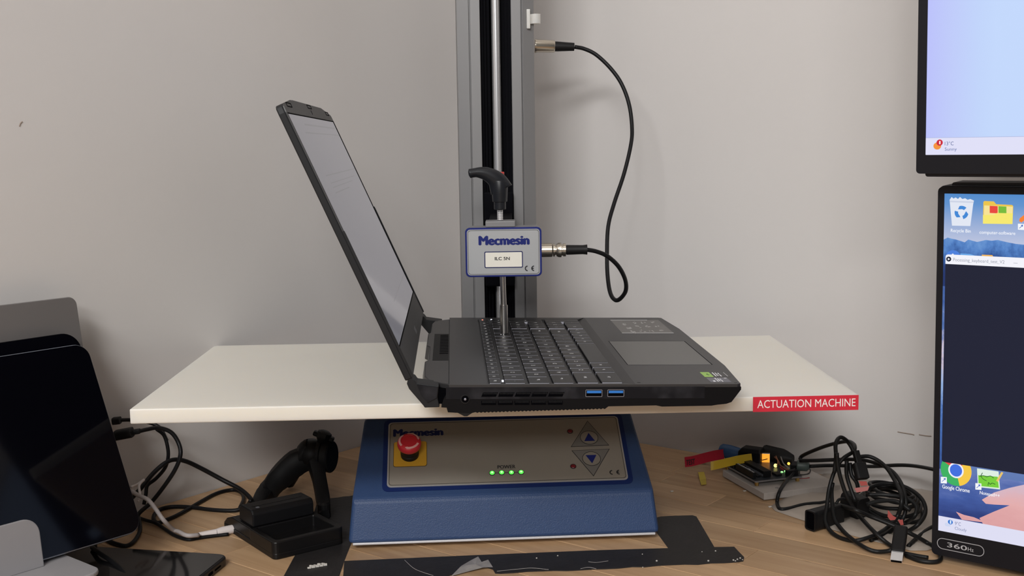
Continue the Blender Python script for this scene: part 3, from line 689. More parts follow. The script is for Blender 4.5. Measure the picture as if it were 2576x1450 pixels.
# stickers
M_stk = mat('grey_feature_sticker', (0.12, 0.112, 0.105), 0.42)
M_stkp = mat('sticker_print', (0.36, 0.35, 0.34), 0.5)
b = MB(); b.box(LP, 175.6 * mm, 228.6 * mm, 252.3 * mm, 341.8 * mm, 0, 0.08 * mm); st = build('feature_sticker', b, M_stk, lap, label='grey feature sticker beside the touchpad')
b = MB(); b.box(LP, 175.6 * mm, 228.6 * mm, 252.3 * mm, 255.0 * mm, 0, 0.11 * mm); b.box(LP, 175.6 * mm, 216 * mm, 338.5 * mm, 341.8 * mm, 0, 0.11 * mm); build('sticker_edge', b, mat('sticker_edge_white', (0.5, 0.5, 0.51), 0.4), st)
rs = random.Random(3)
for gi in range(4):
    for gj in range(3):
        b = MB(); x = 187 + gi * 10.5; v = 330 - gj * 27 - (0 if gi else 6)
        for k in range(4):
            uu = x + rs.uniform(-2.5, 2.5); v2 = v - rs.uniform(0, 12); L_ = rs.uniform(2, 7) if gi else 9
            b.box(LP, uu * mm, (uu + rs.uniform(0.7, 2.2)) * mm, (v2 - L_) * mm, v2 * mm, 0.08 * mm, 0.11 * mm)
        build('sticker_print', b, M_stkp, st)
M_gstk = mat('green_sticker', (0.30, 0.52, 0.08), 0.4)
b = MB(); b.box(LP, 211.3 * mm, 219.0 * mm, 28.8 * mm, 48.8 * mm, 0, 0.08 * mm); gs = build('green_sticker', b, M_gstk, lap, label='lime green square sticker')
b = MB(); b.prism(LP, [(216.0 * mm, 35 * mm), (217.6 * mm, 37 * mm), (216.2 * mm, 40.5 * mm), (217.2 * mm, 43 * mm), (215.2 * mm, 42 * mm), (214.8 * mm, 38 * mm)], 0.07 * mm, 0.1 * mm); build('sticker_emblem', b, mat('dark_green_print', (0.08, 0.2, 0.02), 0.5), gs)
b = MB(); b.box(LP, 219.0 * mm, 233.0 * mm, 28.8 * mm, 48.8 * mm, 0, 0.07 * mm); bs = build('black_sticker', b, M_keytop, lap, label='black sticker with white print')
b = MB()
for u, v0_, v1_, w in ((221, 31, 47, 1.0), (223.2, 33, 46, 0.9), (225.3, 31, 38, 1.0), (225.3, 40, 45, 1.0), (231.0, 31, 47.5, 0.35)):
    b.box(LP, u * mm, (u + w) * mm, v0_ * mm, v1_ * mm, 0.06 * mm, 0.1 * mm)
build('sticker_print', b, M_keyleg, bs)
b = MB(); b.box(LP, 211.6 * mm, 228.7 * mm, 7.6 * mm, 25.4 * mm, 0, 0.08 * mm); bs = build('processor_sticker', b, mat('blue_grey_sticker', (0.10, 0.10, 0.125), 0.35), lap, label='blue grey sticker with white print')
b = MB()
for u, v0_, v1_, w in ((214.5, 9.5, 14, 1.8), (218, 10, 16, 0.9), (218, 17.5, 24, 0.9), (219.8, 12, 22, 0.9), (221.6, 9.5, 15, 0.9), (221.6, 16.5, 21, 0.9), (226, 22.5, 24.3, 2.2)):
    b.box(LP, u * mm, (u + w) * mm, v0_ * mm, v1_ * mm, 0.07 * mm, 0.1 * mm)
build('sticker_print', b, M_keyleg, bs)
for x, v in ((151.5, 7.0), (230.0, 5.0)):
    b = MB(); b.box(LP, x * mm, (x + 2.6) * mm, (v - 1.2) * mm, (v + 1.2) * mm, -0.2 * mm, 0.06 * mm); build('screen_bumper', b, M_rubber, lap)
# ports on the near side: frame with x along the side, y up, z towards the camera
NS = F(LP.w(0, 0, 0), LP.x, ez=-LP.y)
if NS.y.dot(LP.z) < 0: NS = F(NS.o, -LP.x, ez=-LP.y)
M_usbblue = mat('usb_blue_tongue', (0.02, 0.17, 0.55), 0.4)
M_rim = mat('port_rim', (0.30, 0.31, 0.36), 0.35, metal=0.7)
for x0, x1 in ((108.8, 122.3), (126.4, 139.9)):
    b = MB(); b.ring(NS, rr(x0 * mm, x1 * mm, -10.0 * mm, -4.1 * mm, 0.0006, 2), rr((x0 + .45) * mm, (x1 - .45) * mm, -9.55 * mm, -4.55 * mm, 0.0004, 2), -0.001, 0.0005); up = build('usb_port', b, M_rim, lap)
    b = MB(); b.box(NS, (x0 + .3) * mm, (x1 - .3) * mm, -9.7 * mm, -4.4 * mm, -0.0005, 0.0004); build('port_cavity', b, M_void, up)
    b = MB(); b.box(NS, (x0 + 1.1) * mm, (x1 - 0.9) * mm, -7.0 * mm, -5.0 * mm, 0.0001, 0.00055); build('port_tongue', b, M_usbblue, up, label='blue connector tongue')
b = MB(); b.lathe(NS.at(12.7 * mm, -11.4 * mm), [(0.0039, 0), (0.0039, 0.0006), (0.0028, 0.0007)], 20); jk = build('power_jack', b, M_black, lap, sm='auto')
b = MB(); b.lathe(NS.at(12.7 * mm, -11.4 * mm), [(0.0029, 0), (0.0029, 0.0008), (0.0001, 0.0008)], 18); build('jack_hole', b, M_void, jk)
b = MB(); b.lathe(NS.at(12.7 * mm, -11.4 * mm), [(0.0010, 0.0005), (0.0010, 0.0012), (0.0005, 0.0013)], 12); build('jack_pin', b, M_rim, jk)
for k in range(5):
    x0 = 25.5 + k * 13.3; x1 = x0 + 12.4
    b = MB(); b.prism(NS, [(x0 * mm, -9.6 * mm), ((x1 - 0.8) * mm, -9.6 * mm), ((x1 + 0.8) * mm, -6.0 * mm), ((x0 + 1.6) * mm, -6.0 * mm)], 0.0, 0.0005); vt_ = build('side_vent', b, M_void, lap)
    b = MB()
    for i in range(11):
        xx = x0 + 1.9 + i * 1.0; b.box(NS, xx * mm, (xx + 0.4) * mm, -7.6 * mm, -6.1 * mm, 0.0003, 0.0007)
    build('vent_fins', b, M_lidside, vt_)
    b = MB(); b.prism(NS, [(x0 * mm, -16.2 * mm), (x1 * mm - 0.0006, -16.2 * mm), (x1 * mm - 0.0006, -13.0 * mm), (x0 * mm, -13.0 * mm)], -0.0002, 0.0005); vt_ = build('side_vent', b, M_void, lap)
    b = MB()
    for i in range(11):
        xx = x0 + 0.8 + i * 1.0; b.box(NS, xx * mm, (xx + 0.4) * mm, -14.6 * mm, -13.0 * mm, 0.0003, 0.0007)
    build('vent_fins', b, M_lidside, vt_)
# feet
b = MB(); b.prism(NS, [(6.0 * mm, -22.3 * mm), (12.0 * mm, -25.6 * mm), (14.4 * mm, -25.6 * mm), (19.0 * mm, -22.5 * mm)], -0.012, -0.0005); build('rubber_foot', b, M_rubber, lap)
for x, v, zz in ((10, 60, -24.1), (10, 300, -24.1), (205, 60, -19.7), (205, 300, -19.7)):
    b = MB(); b.box(LP, (x - 5) * mm, (x + 5) * mm, (v - 16) * mm, (v + 16) * mm, zz * mm, -17 * mm); build('rubber_foot', b, M_rubber, lap, bevel=0.0006)
# lid
LD = F(LP.w(-27.3 * mm, 0, 3.0 * mm), LP.y, ez=LP.x * 0.9076 + LP.z * 0.4198)
if LD.y.dot(LP.z) < 0: LD = F(LD.o, -LP.y, ez=LD.z)
lidp = [(0.4, 3.0), (358.6, 3.0), (359, 232), (358.0, 237.4), (354, 239.2), (287, 245.3), (72, 245.3), (5, 239.2), (1.0, 237.4), (0, 232)]
b = MB(); b.prism(LD, [(u * mm, v * mm) for u, v in lidp], -6.6 * mm, -0.8 * mm); lid = build('lid', b, M_lidside, lap, bevel=0.0010, seg=2)
b = MB(); b.prism(LD, [(u * mm, v * mm) for u, v in [(1.0, 3.4), (358.0, 3.4), (358.2, 232), (357.2, 236.8), (353.6, 238.5), (287, 244.5), (72, 244.5), (5.6, 238.5), (1.8, 236.8), (0.8, 232)]], -0.9 * mm, 0.0); build('bezel', b, M_bezel, lid)
M_scr = bpy.data.materials.new('laptop_screen')
M_scr.use_nodes = True
def screen_mat(m):
    nt = m.node_tree; L = nt.links; b_ = nt.nodes['Principled BSDF']
    b_.inputs['Base Color'].default_value = (0.02, 0.02, 0.024, 1); b_.inputs['Roughness'].default_value = 0.05
    b_.inputs['Emission Color'].default_value = (0.19, 0.19, 0.225, 1); b_.inputs['Emission Strength'].default_value = 0.52
screen_mat(M_scr)
b = MB(); b.box(LD, 4.0 * mm, 357.6 * mm, 28.6 * mm, 231.6 * mm, -0.4 * mm, 0.05 * mm); build('screen_surround', b, M_void, lid)
b = MB(); b.box(LD, 4.6 * mm, 345.5 * mm, 30.2 * mm, 230.3 * mm, -0.2 * mm, 0.10 * mm); build('screen', b, M_scr, lid)
M_scr2 = mat('screen_document_lines', (0.02, 0.02, 0.024), 0.12, emit=(0.15, 0.15, 0.175), es=0.52)
M_scr3 = mat('screen_page', (0.02, 0.02, 0.024), 0.12, emit=(0.21, 0.205, 0.225), es=0.52)
b = MB()
for h0, h1, v0_, v1_ in ((214.5, 215.6, 60, 345), (176.0, 177.0, 60, 345), (169, 169.8, 70, 300), (165, 165.8, 70, 260), (160.0, 161, 70, 200), (52, 52.8, 120, 345), (222, 223.5, 80, 330)):
    b.box(LD, v0_ * mm, v1_ * mm, h0 * mm, h1 * mm, 0.0, 0.12 * mm)
build('window_lines', b, M_scr2, lid)
# raised step strips on both long edges, camera, rubber pads, emblem
for v0_, v1_ in ((0.2, 1.8), (356.0, 359.6)):
    b = MB(); b.prism(LD, [(v0_ * mm, 4 * mm), (v1_ * mm, 4 * mm), (v1_ * mm, 128 * mm), (v0_ * mm, 131 * mm)], -1.0 * mm, 0.9 * mm); build('edge_step', b, M_lidside, lid)
for c0, h0 in ((36, 240.2), (179, 243.4), (322, 240.6)):
    b = MB(); b.ring(LD, rr((c0 - 14) * mm, (c0 + 14) * mm, (h0 - 3.3) * mm, (h0 + 0.6) * mm, 0.0009, 2), rr((c0 - 13.2) * mm, (c0 + 13.2) * mm, (h0 - 2.6) * mm, (h0 - 0.1) * mm, 0.0006, 2), -0.0002, 0.0003); build('bumper_pad', b, M_void, lid)
b = MB(); b.box(LD, 178.6 * mm, 180.4 * mm, 234.4 * mm, 238.6 * mm, -0.0002, 0.0002); build('webcam', b, M_void, lid)
b = MB()
for k in range(3): b.prism(LD, [((181 + k * 6) * mm, 9 * mm), ((184 + k * 6) * mm, 9 * mm), ((186 + k * 6) * mm, 15 * mm), ((183 + k * 6) * mm, 15 * mm)], -0.0002, 0.00012)
build('emblem', b, mat('emblem_grey', (0.085, 0.085, 0.09), 0.4), lid)
lug = [(-27.5, 4.0), (-25.6, 1.2), (-8.2, -1.2), (-9.1, -10.9), (-7.6, -18.3), (-19.5, -18.6), (-20.4, -17.0), (-31.8, -3.4), (-33.6, 1.0), (-31.6, 6.0)]
for v0_, v1_ in ((0.3, 22), (337, 358.7)):
    b = MB(); b.loft([[LP.w(x * mm, v * mm, z * mm) for x, z in lug] for v in (v0_ + 0.6, v1_)]); lg = build('hinge_lug', b, M_lidside, lid, bevel=0.0006)
    if v0_ < 10:
        b = MB(); b.prism(NS, [(x * mm, z * mm) for x, z in ((-25.4, 0.2), (-9.0, -1.8), (-9.9, -10.6), (-17.2, -14.4), (-22.5, -8))], -0.0010, 0.0000); build('textured_patch', b, M_hatch, lg)
    b = MB(); b.box(LP, -9 * mm, 0.5 * mm, (v0_ + 3) * mm, (v1_ - 3) * mm, -16 * mm, -4.5 * mm); build('hinge_barrel', b, M_void, lid)

# ------------------------------------------------------------------ monitors on the right
def lean_frame(P, ex, nrm, deg):
    up = Vector((0, 0, 1)) * math.cos(R_(deg)) - nrm * math.sin(R_(deg))
    f = F(P, ex, ez=Vector(ex).cross(up)); return f
M_mon = mat('monitor_black', (0.008, 0.008, 0.011), 0.45, spec=0.2)
M_mon2 = mat('monitor_edge', (0.022, 0.021, 0.026), 0.5, spec=0.3)
E_ = {}
def em(rgb, k=1.0):
    if (rgb, k) not in E_: E_[(rgb, k)] = emat('screen_%d_%d_%d' % rgb, rgb, k)
    return E_[(rgb, k)]
def grad_mat(name, stops, axis, lo, hi, noise=None):
    m = bpy.data.materials.new(name); m.use_nodes = True; nt = m.node_tree; L = nt.links; b_ = nt.nodes['Principled BSDF']
    b_.inputs['Base Color'].default_value = (0.01, 0.01, 0.01, 1); b_.inputs['Roughness'].default_value = 0.4; b_.inputs['Specular IOR Level'].default_value = 0.08
    tc = nt.nodes.new('ShaderNodeTexCoord'); sp = nt.nodes.new('ShaderNodeSeparateXYZ'); L.new(tc.outputs['Object'], sp.inputs[0])
    mr = nt.nodes.new('ShaderNodeMapRange'); mr.inputs['From Min'].default_value = lo; mr.inputs['From Max'].default_value = hi; L.new(sp.outputs[axis], mr.inputs['Value'])
    src = mr.outputs[0]
    if noise:
        n = nt.nodes.new('ShaderNodeTexNoise'); n.inputs['Scale'].default_value = noise[0]; n.inputs['Detail'].default_value = 6; n.inputs['Roughness'].default_value = 0.65
        mp = nt.nodes.new('ShaderNodeMapping'); mp.inputs['Scale'].default_value = noise[2]; L.new(tc.outputs['Object'], mp.inputs[0]); L.new(mp.outputs[0], n.inputs['Vector'])
        s2 = nt.nodes.new('ShaderNodeMath'); s2.operation = 'MULTIPLY_ADD'; s2.inputs[1].default_value = noise[1]; L.new(n.outputs['Fac'], s2.inputs[0]); L.new(mr.outputs[0], s2.inputs[2])
        s3 = nt.nodes.new('ShaderNodeMath'); s3.operation = 'SUBTRACT'; s3.inputs[1].default_value = noise[1] * 0.5; L.new(s2.outputs[0], s3.inputs[0]); src = s3.outputs[0]
    r = nt.nodes.new('ShaderNodeValToRGB'); L.new(src, r.inputs[0]); e = r.color_ramp.elements
    while len(e) < len(stops): e.new(0.5)
    for el, (p, c) in zip(e, stops): el.position = p; el.color = (*lin(c), 1)
    L.new(r.outputs[0], b_.inputs['Emission Color']); b_.inputs['Emission Strength'].default_value = 1.0
    return m

# upper monitor
UM = lean_frame(at_y(2305, 437, 0.95), WR, NR, -2.4)
um = thing('monitor', 'upper black monitor showing a pale blue desktop with 13 degrees Sunny', 'monitor', UM.at(0.25, 0, -0.02))
s0 = UM.px(2328.5, 390); uw, uh = 0.56, 0.34
b = MB(); b.prism(UM, rr(0, uw, 0, uh, 0.004), -0.030, -0.001, rr(0.0, uw, 0.0, uh, 0.004)); build('housing', b, M_mon2, um, bevel=0.001)
b = MB(); b.prism(UM, rr(0.006, uw - 0.006, -0.0028, 0.02, 0.002), -0.026, -0.004); build('chin_strip', b, M_mon2, um)
b = MB(); b.ring(UM, rr(0.0, uw, 0.0, uh, 0.003), rr(s0[0], uw - s0[0], s0[1], uh - s0[0], 0.0005), -0.002, 0.0006); build('bezel', b, M_mon, um)
M_desk1 = grad_mat('upper_desktop', [(0.0, (186, 192, 250)), (0.35, (190, 202, 249)), (0.8, (192, 212, 250)), (1.0, (194, 215, 251))], 0, -0.243, -0.19)
tb = UM.px(2329, 346.5)[1]
b = MB(); b.box(UM, s0[0], uw - s0[0], s0[1], uh - s0[0], -0.0008, 0.0); scr = build('screen', b, M_desk1, um)
b = MB(); b.box(UM, s0[0], uw - s0[0], s0[1], tb, -0.0004, 0.00012); build('taskbar', b, em((224, 224, 247)), scr)
b = MB(); b.box(UM, s0[0], uw - s0[0], tb - 0.0004, tb, -0.0004, 0.00016); build('taskbar_line', b, em((176, 186, 224)), scr)
q = UM.px(2358, 367.5); b = MB(); b.prism(UM, circ(q[0], q[1], 0.0031, 20, 0.0029), 0.0, 0.00022); build('sun_icon', b, em((243, 148, 62)), scr)
q = UM.px(2364, 359); b = MB(); b.prism(UM, circ(q[0], q[1], 0.0025, 20), 0.0, 0.0003); build('badge', b, em((205, 38, 58)), scr)
box_txt('badge_number', '1', 2362.5, 355, 2366, 363, em((250, 235, 235)), scr, UM, 0.0004, 0.01)
box_txt('weather_text', '13°C', 2376.5, 356, 2399, 366, em((78, 96, 150)), scr, UM, 0.0003, 0.0)
box_txt('weather_text', 'Sunny', 2376.5, 371, 2407, 382, em((98, 118, 172)), scr, UM, 0.0003, 0.0)
b = MB(); b.box(UM, 0.20, 0.30, 0.12, 0.22, -0.055, -0.030); b.box(UM, 0.235, 0.265, 0.15, 0.19, -0.16, -0.05); build('wall_arm', b, M_mon, um)

# lower monitor
LM = lean_frame(at_y(2344, 1393, 0.983), WR, NR, -2.3)
lm = thing('monitor', 'lower black monitor showing desktop icons and a dark application window', 'monitor', LM.at(0.25, 0, -0.02))
s0 = LM.px(2362, 1335); s1 = LM.px(2374.5, 487); ltop_ = LM.px(2370, 470)[1]
sx0 = (s0[0] + s1[0]) / 2; sy0 = s0[1]; sy1 = s1[1]; lw = 0.55
b = MB(); b.prism(LM, rr(0, lw, 0, ltop_ + 0.001, 0.005), -0.030, -0.001); build('housing', b, M_mon2, lm, bevel=0.001)
b = MB(); b.prism(LM, rr(0.010, lw - 0.01, ltop_ - 0.01, ltop_ + 0.0035, 0.002), -0.026, -0.004); build('top_strip', b, M_mon2, lm)
b = MB(); b.ring(LM, rr(0, lw, 0, ltop_, 0.004), rr(sx0, lw - sx0, sy0, sy1, 0.0003), -0.002, 0.0006); build('bezel', b, M_mon, lm)
def lq(x, y): return LM.px(x, y)
ox = LM.loc(lm['_m'].to_translation())
vofs = -ox[1]
# object coordinates of lm parts: thing frame = LM shifted by (0.25,0,-0.02)
H_ = sy1 - sy0
M_wallp = grad_mat('wallpaper_sky', [(0.0, (70, 95, 160)), (0.5, (120, 150, 200)), (0.80, (196, 200, 220)), (0.86, (188, 196, 222)), (0.97, (95, 145, 205)), (1.0, (80, 138, 203))], 1, sy0, sy1)
b = MB(); b.box(LM, sx0, lw - sx0, sy0, sy1, -0.0008, 0.0); scr = build('screen', b, M_wallp, lm)
M_mtn = grad_mat('wallpaper_ridge', [(0.0, (28, 50, 105)), (0.35, (45, 84, 150)), (0.6, (80, 128, 196)), (1.0, (120, 165, 220))], 1, lq(2400, 700)[1], lq(2400, 560)[1], (120, 1.0, (1, 0.6, 1)))
ridge = [(2374, 603), (2384, 598), (2395, 601), (2405, 603), (2415, 606), (2427, 610), (2436, 603), (2446, 606), (2458, 609), (2468, 607), (2480, 604), (2495, 606), (2510, 604), (2526, 608), (2540, 611), (2556, 614), (2576, 616), (2640, 612), (2760, 620)]
pr = [lq(*p) for p in ridge]; pr = [(max(u, sx0), v) for u, v in pr]
b = MB(); b.prism(LM, [(sx0, lq(2372, 720)[1]), (pr[-1][0], lq(2372, 720)[1])] + pr[::-1], 0.0, 0.0001); build('ridge', b, M_mtn, scr)
M_rock = grad_mat('wallpaper_rocks', [(0.0, (40, 70, 130)), (0.3, (70, 110, 180)), (0.5, (150, 180, 225)), (0.62, (205, 190, 205)), (0.75, (90, 120, 180)), (1.0, (45, 80, 150))], 1, lq(2365, 1180)[1], lq(2374, 680)[1], (80, 0.8, (1, 0.5, 1)))
b = MB(); b.box(LM, sx0, sx0 + 0.02, lq(2365, 1180)[1], lq(2372, 720)[1], 0.0, 0.0001); build('rocks', b, M_rock, scr)
M_shade = grad_mat('wallpaper_shade', [(0.0, (38, 56, 118)), (0.45, (62, 88, 158)), (0.75, (98, 118, 180)), (1.0, (150, 155, 200))], 1, lq(2400, 1320)[1], lq(2400, 1150)[1], (60, 0.9, (0.35, 1, 1)))
b = MB(); b.box(LM, sx0, lw - sx0, sy0, lq(2366, 1180)[1], 0.0, 0.0001); build('shaded_valley', b, M_shade, scr)
M_dune = grad_mat('wallpaper_dune', [(0.0, (212, 150, 152)), (0.5, (226, 172, 172)), (1.0, (205, 186, 205))], 1, lq(2400, 1330)[1], lq(2500, 1190)[1], (50, 0.7, (0.5, 1, 1)))
for nm, pts in (('dune', [(2470, 1258), (2500, 1240), (2540, 1228), (2576, 1220), (2700, 1205), (2700, 1300), (2576, 1268), (2540, 1272), (2500, 1270), (2480, 1268)]),
                ('dune', [(2464, 1304), (2500, 1288), (2540, 1272), (2576, 1262), (2700, 1250), (2700, 1390), (2480, 1330)]),
                ('dune', [(2405, 1288), (2425, 1296), (2450, 1302), (2483, 1316), (2420, 1308)])):
    b = MB(); b.prism(LM, [lq(*p) for p in pts], 0.0, 0.00016 if pts[0][0] != 2464 else 0.00018); build(nm, b, M_dune, scr)
# taskbar
t0 = lq(2362, 1298)[1]
b = MB(); b.box(LM, sx0, lw - sx0, sy0, t0, 0.0, 0.00022); build('taskbar', b, em((222, 222, 243)), scr)
q = lq(2385, 1322); b = MB(); b.prism(LM, circ(q[0], q[1], 0.0026, 16, 0.0011), 0.0, 0.0003); b.prism(LM, circ(q[0] - 0.0012, q[1] + 0.0005, 0.0016, 16), 0.0, 0.00031); build('cloud_icon', b, em((206, 214, 240)), scr)
q = lq(2391, 1314); b = MB(); b.prism(LM, circ(q[0], q[1], 0.0021, 20), 0.0, 0.00036); build('badge', b, em((52, 116, 205)), scr)
box_txt('badge_number', '1', 2389.5, 1310, 2393, 1318, em((220, 235, 250)), scr, LM, 0.0005, 0.01)
def ltxt(nm, s, x, y, hpx, wpx, rgb, n=0.0004, bold=0.0):
    q = lq(x, y); k = (lq(x, y - 1)[1] - lq(x, y)[1]); kx = (lq(x + 1, y)[0] - lq(x, y)[0])
    bb = MB(); put_text(bb, s, LM, q[0], q[1], wpx * kx, hpx * k, n, bold); return build(nm, bb, em(rgb), scr)
ltxt('weather_text', '9°C', 2410, 1318, 9, 15, (120, 128, 165))
ltxt('weather_text', 'Cloudy', 2417, 1333, 10, 30, (132, 140, 176))
# application window
wx0 = lq(2378, 668)[0]; wx0 = (wx0 + lq(2370, 1150)[0]) / 2; wt = lq(2378, 640)[1]; wb = lq(2376, 1163)[1]; wm = lq(2378, 664)[1]
b = MB(); b.prism(LM, rr(wx0, 0.40, wb, wt, 0.0022, 4), 0.0, 0.0003); win = build('application_window', b, em((30, 33, 52)), scr)
b = MB(); b.prism(LM, [(wx0, wm), (0.40, wm), (0.40, wt), (wx0 + 0.002, wt), (wx0 + 0.0005, wt - 0.0006), (wx0, wt - 0.002)], 0.0001, 0.00034); build('title_bar', b, em((243, 243, 250)), scr)
q = lq(2387, 652); b = MB(); b.prism(LM, circ(q[0], q[1], 0.0021, 20), 0.0002, 0.0004); build('play_disc', b, em((22, 30, 50)), scr)
b = MB(); b.prism(LM, [(q[0] - 0.0007, q[1] - 0.0010), (q[0] + 0.0012, q[1]), (q[0] - 0.0007, q[1] + 0.0010)], 0.0002, 0.00045); build('play_mark', b, em((245, 245, 250)), scr)
ltxt('window_title', 'Pocessing_keyboard_test_V2', 2462, 657.5, 11, 129, (150, 155, 170), 0.0005)
q = lq(2555, 662); b = MB(); b.box(LM, q[0] - 0.0016, q[0] + 0.0016, q[1] - 0.0002, q[1] + 0.0001, 0.0002, 0.00045); build('minimise_mark', b, em((160, 162, 172)), scr)
# icons
def lp(pts): return [lq(*p) for p in pts]
b = MB(); b.prism(LM, lp([(2389, 503), (2394, 496), (2399, 500), (2404, 497), (2410, 501), (2415, 496), (2421, 501), (2428, 499), (2434, 503), (2441, 501), (2450, 505), (2448, 515), (2441, 569), (2395, 568)]), 0.0, 0.0002); rb = build('bin_icon', b, em((226, 231, 243)), scr)
b = MB(); b.prism(LM, lp([(2390, 505), (2449, 507), (2449, 511), (2390, 509)]), 0.0, 0.00024); build('bin_rim', b, em((205, 212, 230)), scr)
cq = lq(2419, 535); kx = lq(2420, 535)[0] - cq[0]; ky = lq(2419, 534)[1] - cq[1]
for k in range(3):
    a0 = 90 + 120 * k; bb = MB(); o_ = []; i_ = []
    for i in range(7):
        a = R_(a0 - 44 + 62 * i / 6); o_.append((cq[0] + 17.5 * kx * math.cos(a), cq[1] + 17 * ky * math.sin(a))); i_.append((cq[0] + 8.5 * kx * math.cos(a), cq[1] + 8.5 * ky * math.sin(a)))
    a = R_(a0 + 48); m1 = (cq[0] + 12 * kx * math.cos(a), cq[1] + 12 * ky * math.sin(a))
    bb.prism(LM, o_ + [m1] + i_[::-1], 0.0001, 0.0003); build('recycling_arrow', bb, em((66, 136, 214)), scr)
ltxt('icon_text', 'Recycle Bin', 2417, 582, 11, 50, (245, 247, 252), 0.0004, 0.01)
b = MB(); b.prism(LM, lp([(2474, 508), (2477, 506), (2500, 507), (2506, 514), (2546, 516), (2549, 519), (2547, 563), (2473, 562)]), 0.0, 0.0002); build('folder_icon', b, em((236, 196, 76)), scr)
b = MB(); b.prism(LM, lp([(2476, 517), (2548, 520), (2547, 548), (2475, 548)]), 0.0, 0.00024); build('folder_paper', b, em((246, 226, 150)), scr)
b = MB(); b.prism(LM, lp([(2490, 518), (2510, 519), (2510, 537), (2490, 536)]), 0.0, 0.0003); build('red_tile', b, em((232, 72, 62)), scr)
b = MB(); b.prism(LM, lp([(2512, 519), (2532, 520), (2532, 537), (2512, 536)]), 0.0, 0.0003); build('green_tile', b, em((118, 186, 60)), scr)
b = MB(); b.prism(LM, lp([(2473, 541), (2500, 541), (2508, 536), (2548, 537), (2547, 564), (2473, 563)]), 0.0, 0.00034); build('folder_front', b, em((246, 232, 112)), scr)
ltxt('icon_text', 'computer-software', 2509, 587, 11, 90, (245, 247, 252), 0.0004, 0.008)
b = MB(); b.prism(LM, lp([(2565, 550), (2580, 538), (2600, 520), (2606, 526), (2585, 548), (2570, 560), (2564, 557)]), 0.0, 0.0002); build('pencil_icon', b, em((246, 130, 52)), scr)
def shortcut(x0, y0, x1, y1):
    b = MB(); b.prism(LM, lp([(x0, y0), (x1, y0 + 1), (x1, y1 + 1), (x0, y1)]), 0.0, 0.0004); build('shortcut_tile', b, em((244, 246, 250)), scr)
    mx, my = (x0 + x1) / 2, (y0 + y1) / 2
    b = MB(); b.prism(LM, lp([(mx - 4, my + 4.5), (mx - 5, my + 3.5), (mx + 1.5, my - 2), (mx - 1, my - 4), (mx + 5, my - 5), (mx + 4, my + 1), (mx + 2.5, my - 1)]), 0.0, 0.0005); build('shortcut_arrow', b, em((70, 110, 190)), scr)
shortcut(2561, 563, 2577, 578)
b = MB(); b.prism(LM, circ(*lq(2398, 648), 0.0062, 24), 0.0, 0.00015); build('blue_icon', b, em((76, 128, 220)), scr)
b = MB(); b.prism(LM, circ(*lq(2397, 641), 0.0009, 12), 0.0, 0.0002); build('icon_dot', b, em((225, 235, 250)), scr)
b = MB(); b.prism(LM, lp([(2416, 638), (2440, 639), (2454, 644), (2454, 652), (2416, 650)]), 0.0, 0.00014); build('blue_folder', b, em((110, 170, 232)), scr)
b = MB(); b.prism(LM, lp([(2470, 641), (2496, 642), (2500, 647), (2500, 655), (2470, 652)]), 0.0, 0.00014); build('orange_folder', b, em((240, 180, 90)), scr)
# round browser icon
bq = lq(2405, 1184); R0 = 39
def pol(r, a): return (bq[0] + r * (lq(2406, 1184)[0] - bq[0]) * math.cos(R_(a)), bq[1] + r * (lq(2405, 1183)[1] - bq[1]) * math.sin(R_(a)))
for nm, a0, a1, rgb in (('green_sector', 150, 285, (62, 176, 98)), ('yellow_sector', -75, 45, (246, 200, 70)), ('red_sector', 45, 150, (226, 74, 66))):
    b = MB(); b.prism(LM, [bq] + [pol(R0, a0 + (a1 - a0) * i / 12) for i in range(13)], 0.0, 0.0002); build(nm, b, em(rgb), scr)
b = MB(); b.prism(LM, [pol(19.5, i * 15) for i in range(24)], 0.0, 0.00024); build('icon_ring', b, em((240, 240, 248)), scr)
b = MB(); b.prism(LM, [pol(15.5, i * 15) for i in range(24)], 0.0, 0.00028); build('icon_centre', b, em((66, 112, 222)), scr)
shortcut(2367, 1200, 2382, 1216)
ltxt('icon_text', 'Google Chrome', 2405, 1231, 13, 69, (246, 247, 252), 0.0004, 0.012)
b = MB(); b.prism(LM, lp([(2458, 1179), (2512, 1187), (2516, 1232), (2460, 1226)]), 0.0, 0.0002); build('note_icon', b, em((222, 238, 226)), scr)
b = MB(); b.prism(LM, lp([(2461, 1196), (2510, 1200), (2513, 1228), (2462, 1223)]), 0.0, 0.00024); build('note_green', b, em((120, 205, 62)), scr)
for pts in ([(2464, 1199), (2474, 1197), (2482, 1200), (2492, 1198), (2500, 1203)], [(2472, 1190), (2468, 1198), (2474, 1206), (2482, 1210)], [(2486, 1222), (2487, 1214), (2491, 1219), (2496, 1216), (2504, 1219)]):
    b = MB(); b.tube([LM.w(*lq(*p), 0.0003) for p in pts], 0.00028, 4, k=3); build('scribble', b, em((34, 88, 40)), scr)
b = MB(); b.prism(LM, lp([(2506, 1210), (2519, 1188), (2524, 1190), (2511, 1213)]), 0.0, 0.0003); build('pencil_mark', b, em((232, 196, 110)), scr)
shortcut(2454, 1216, 2469, 1232)
ltxt('icon_text', 'Notepad++', 2490, 1245, 11, 50, (246, 247, 252), 0.0004, 0.012)
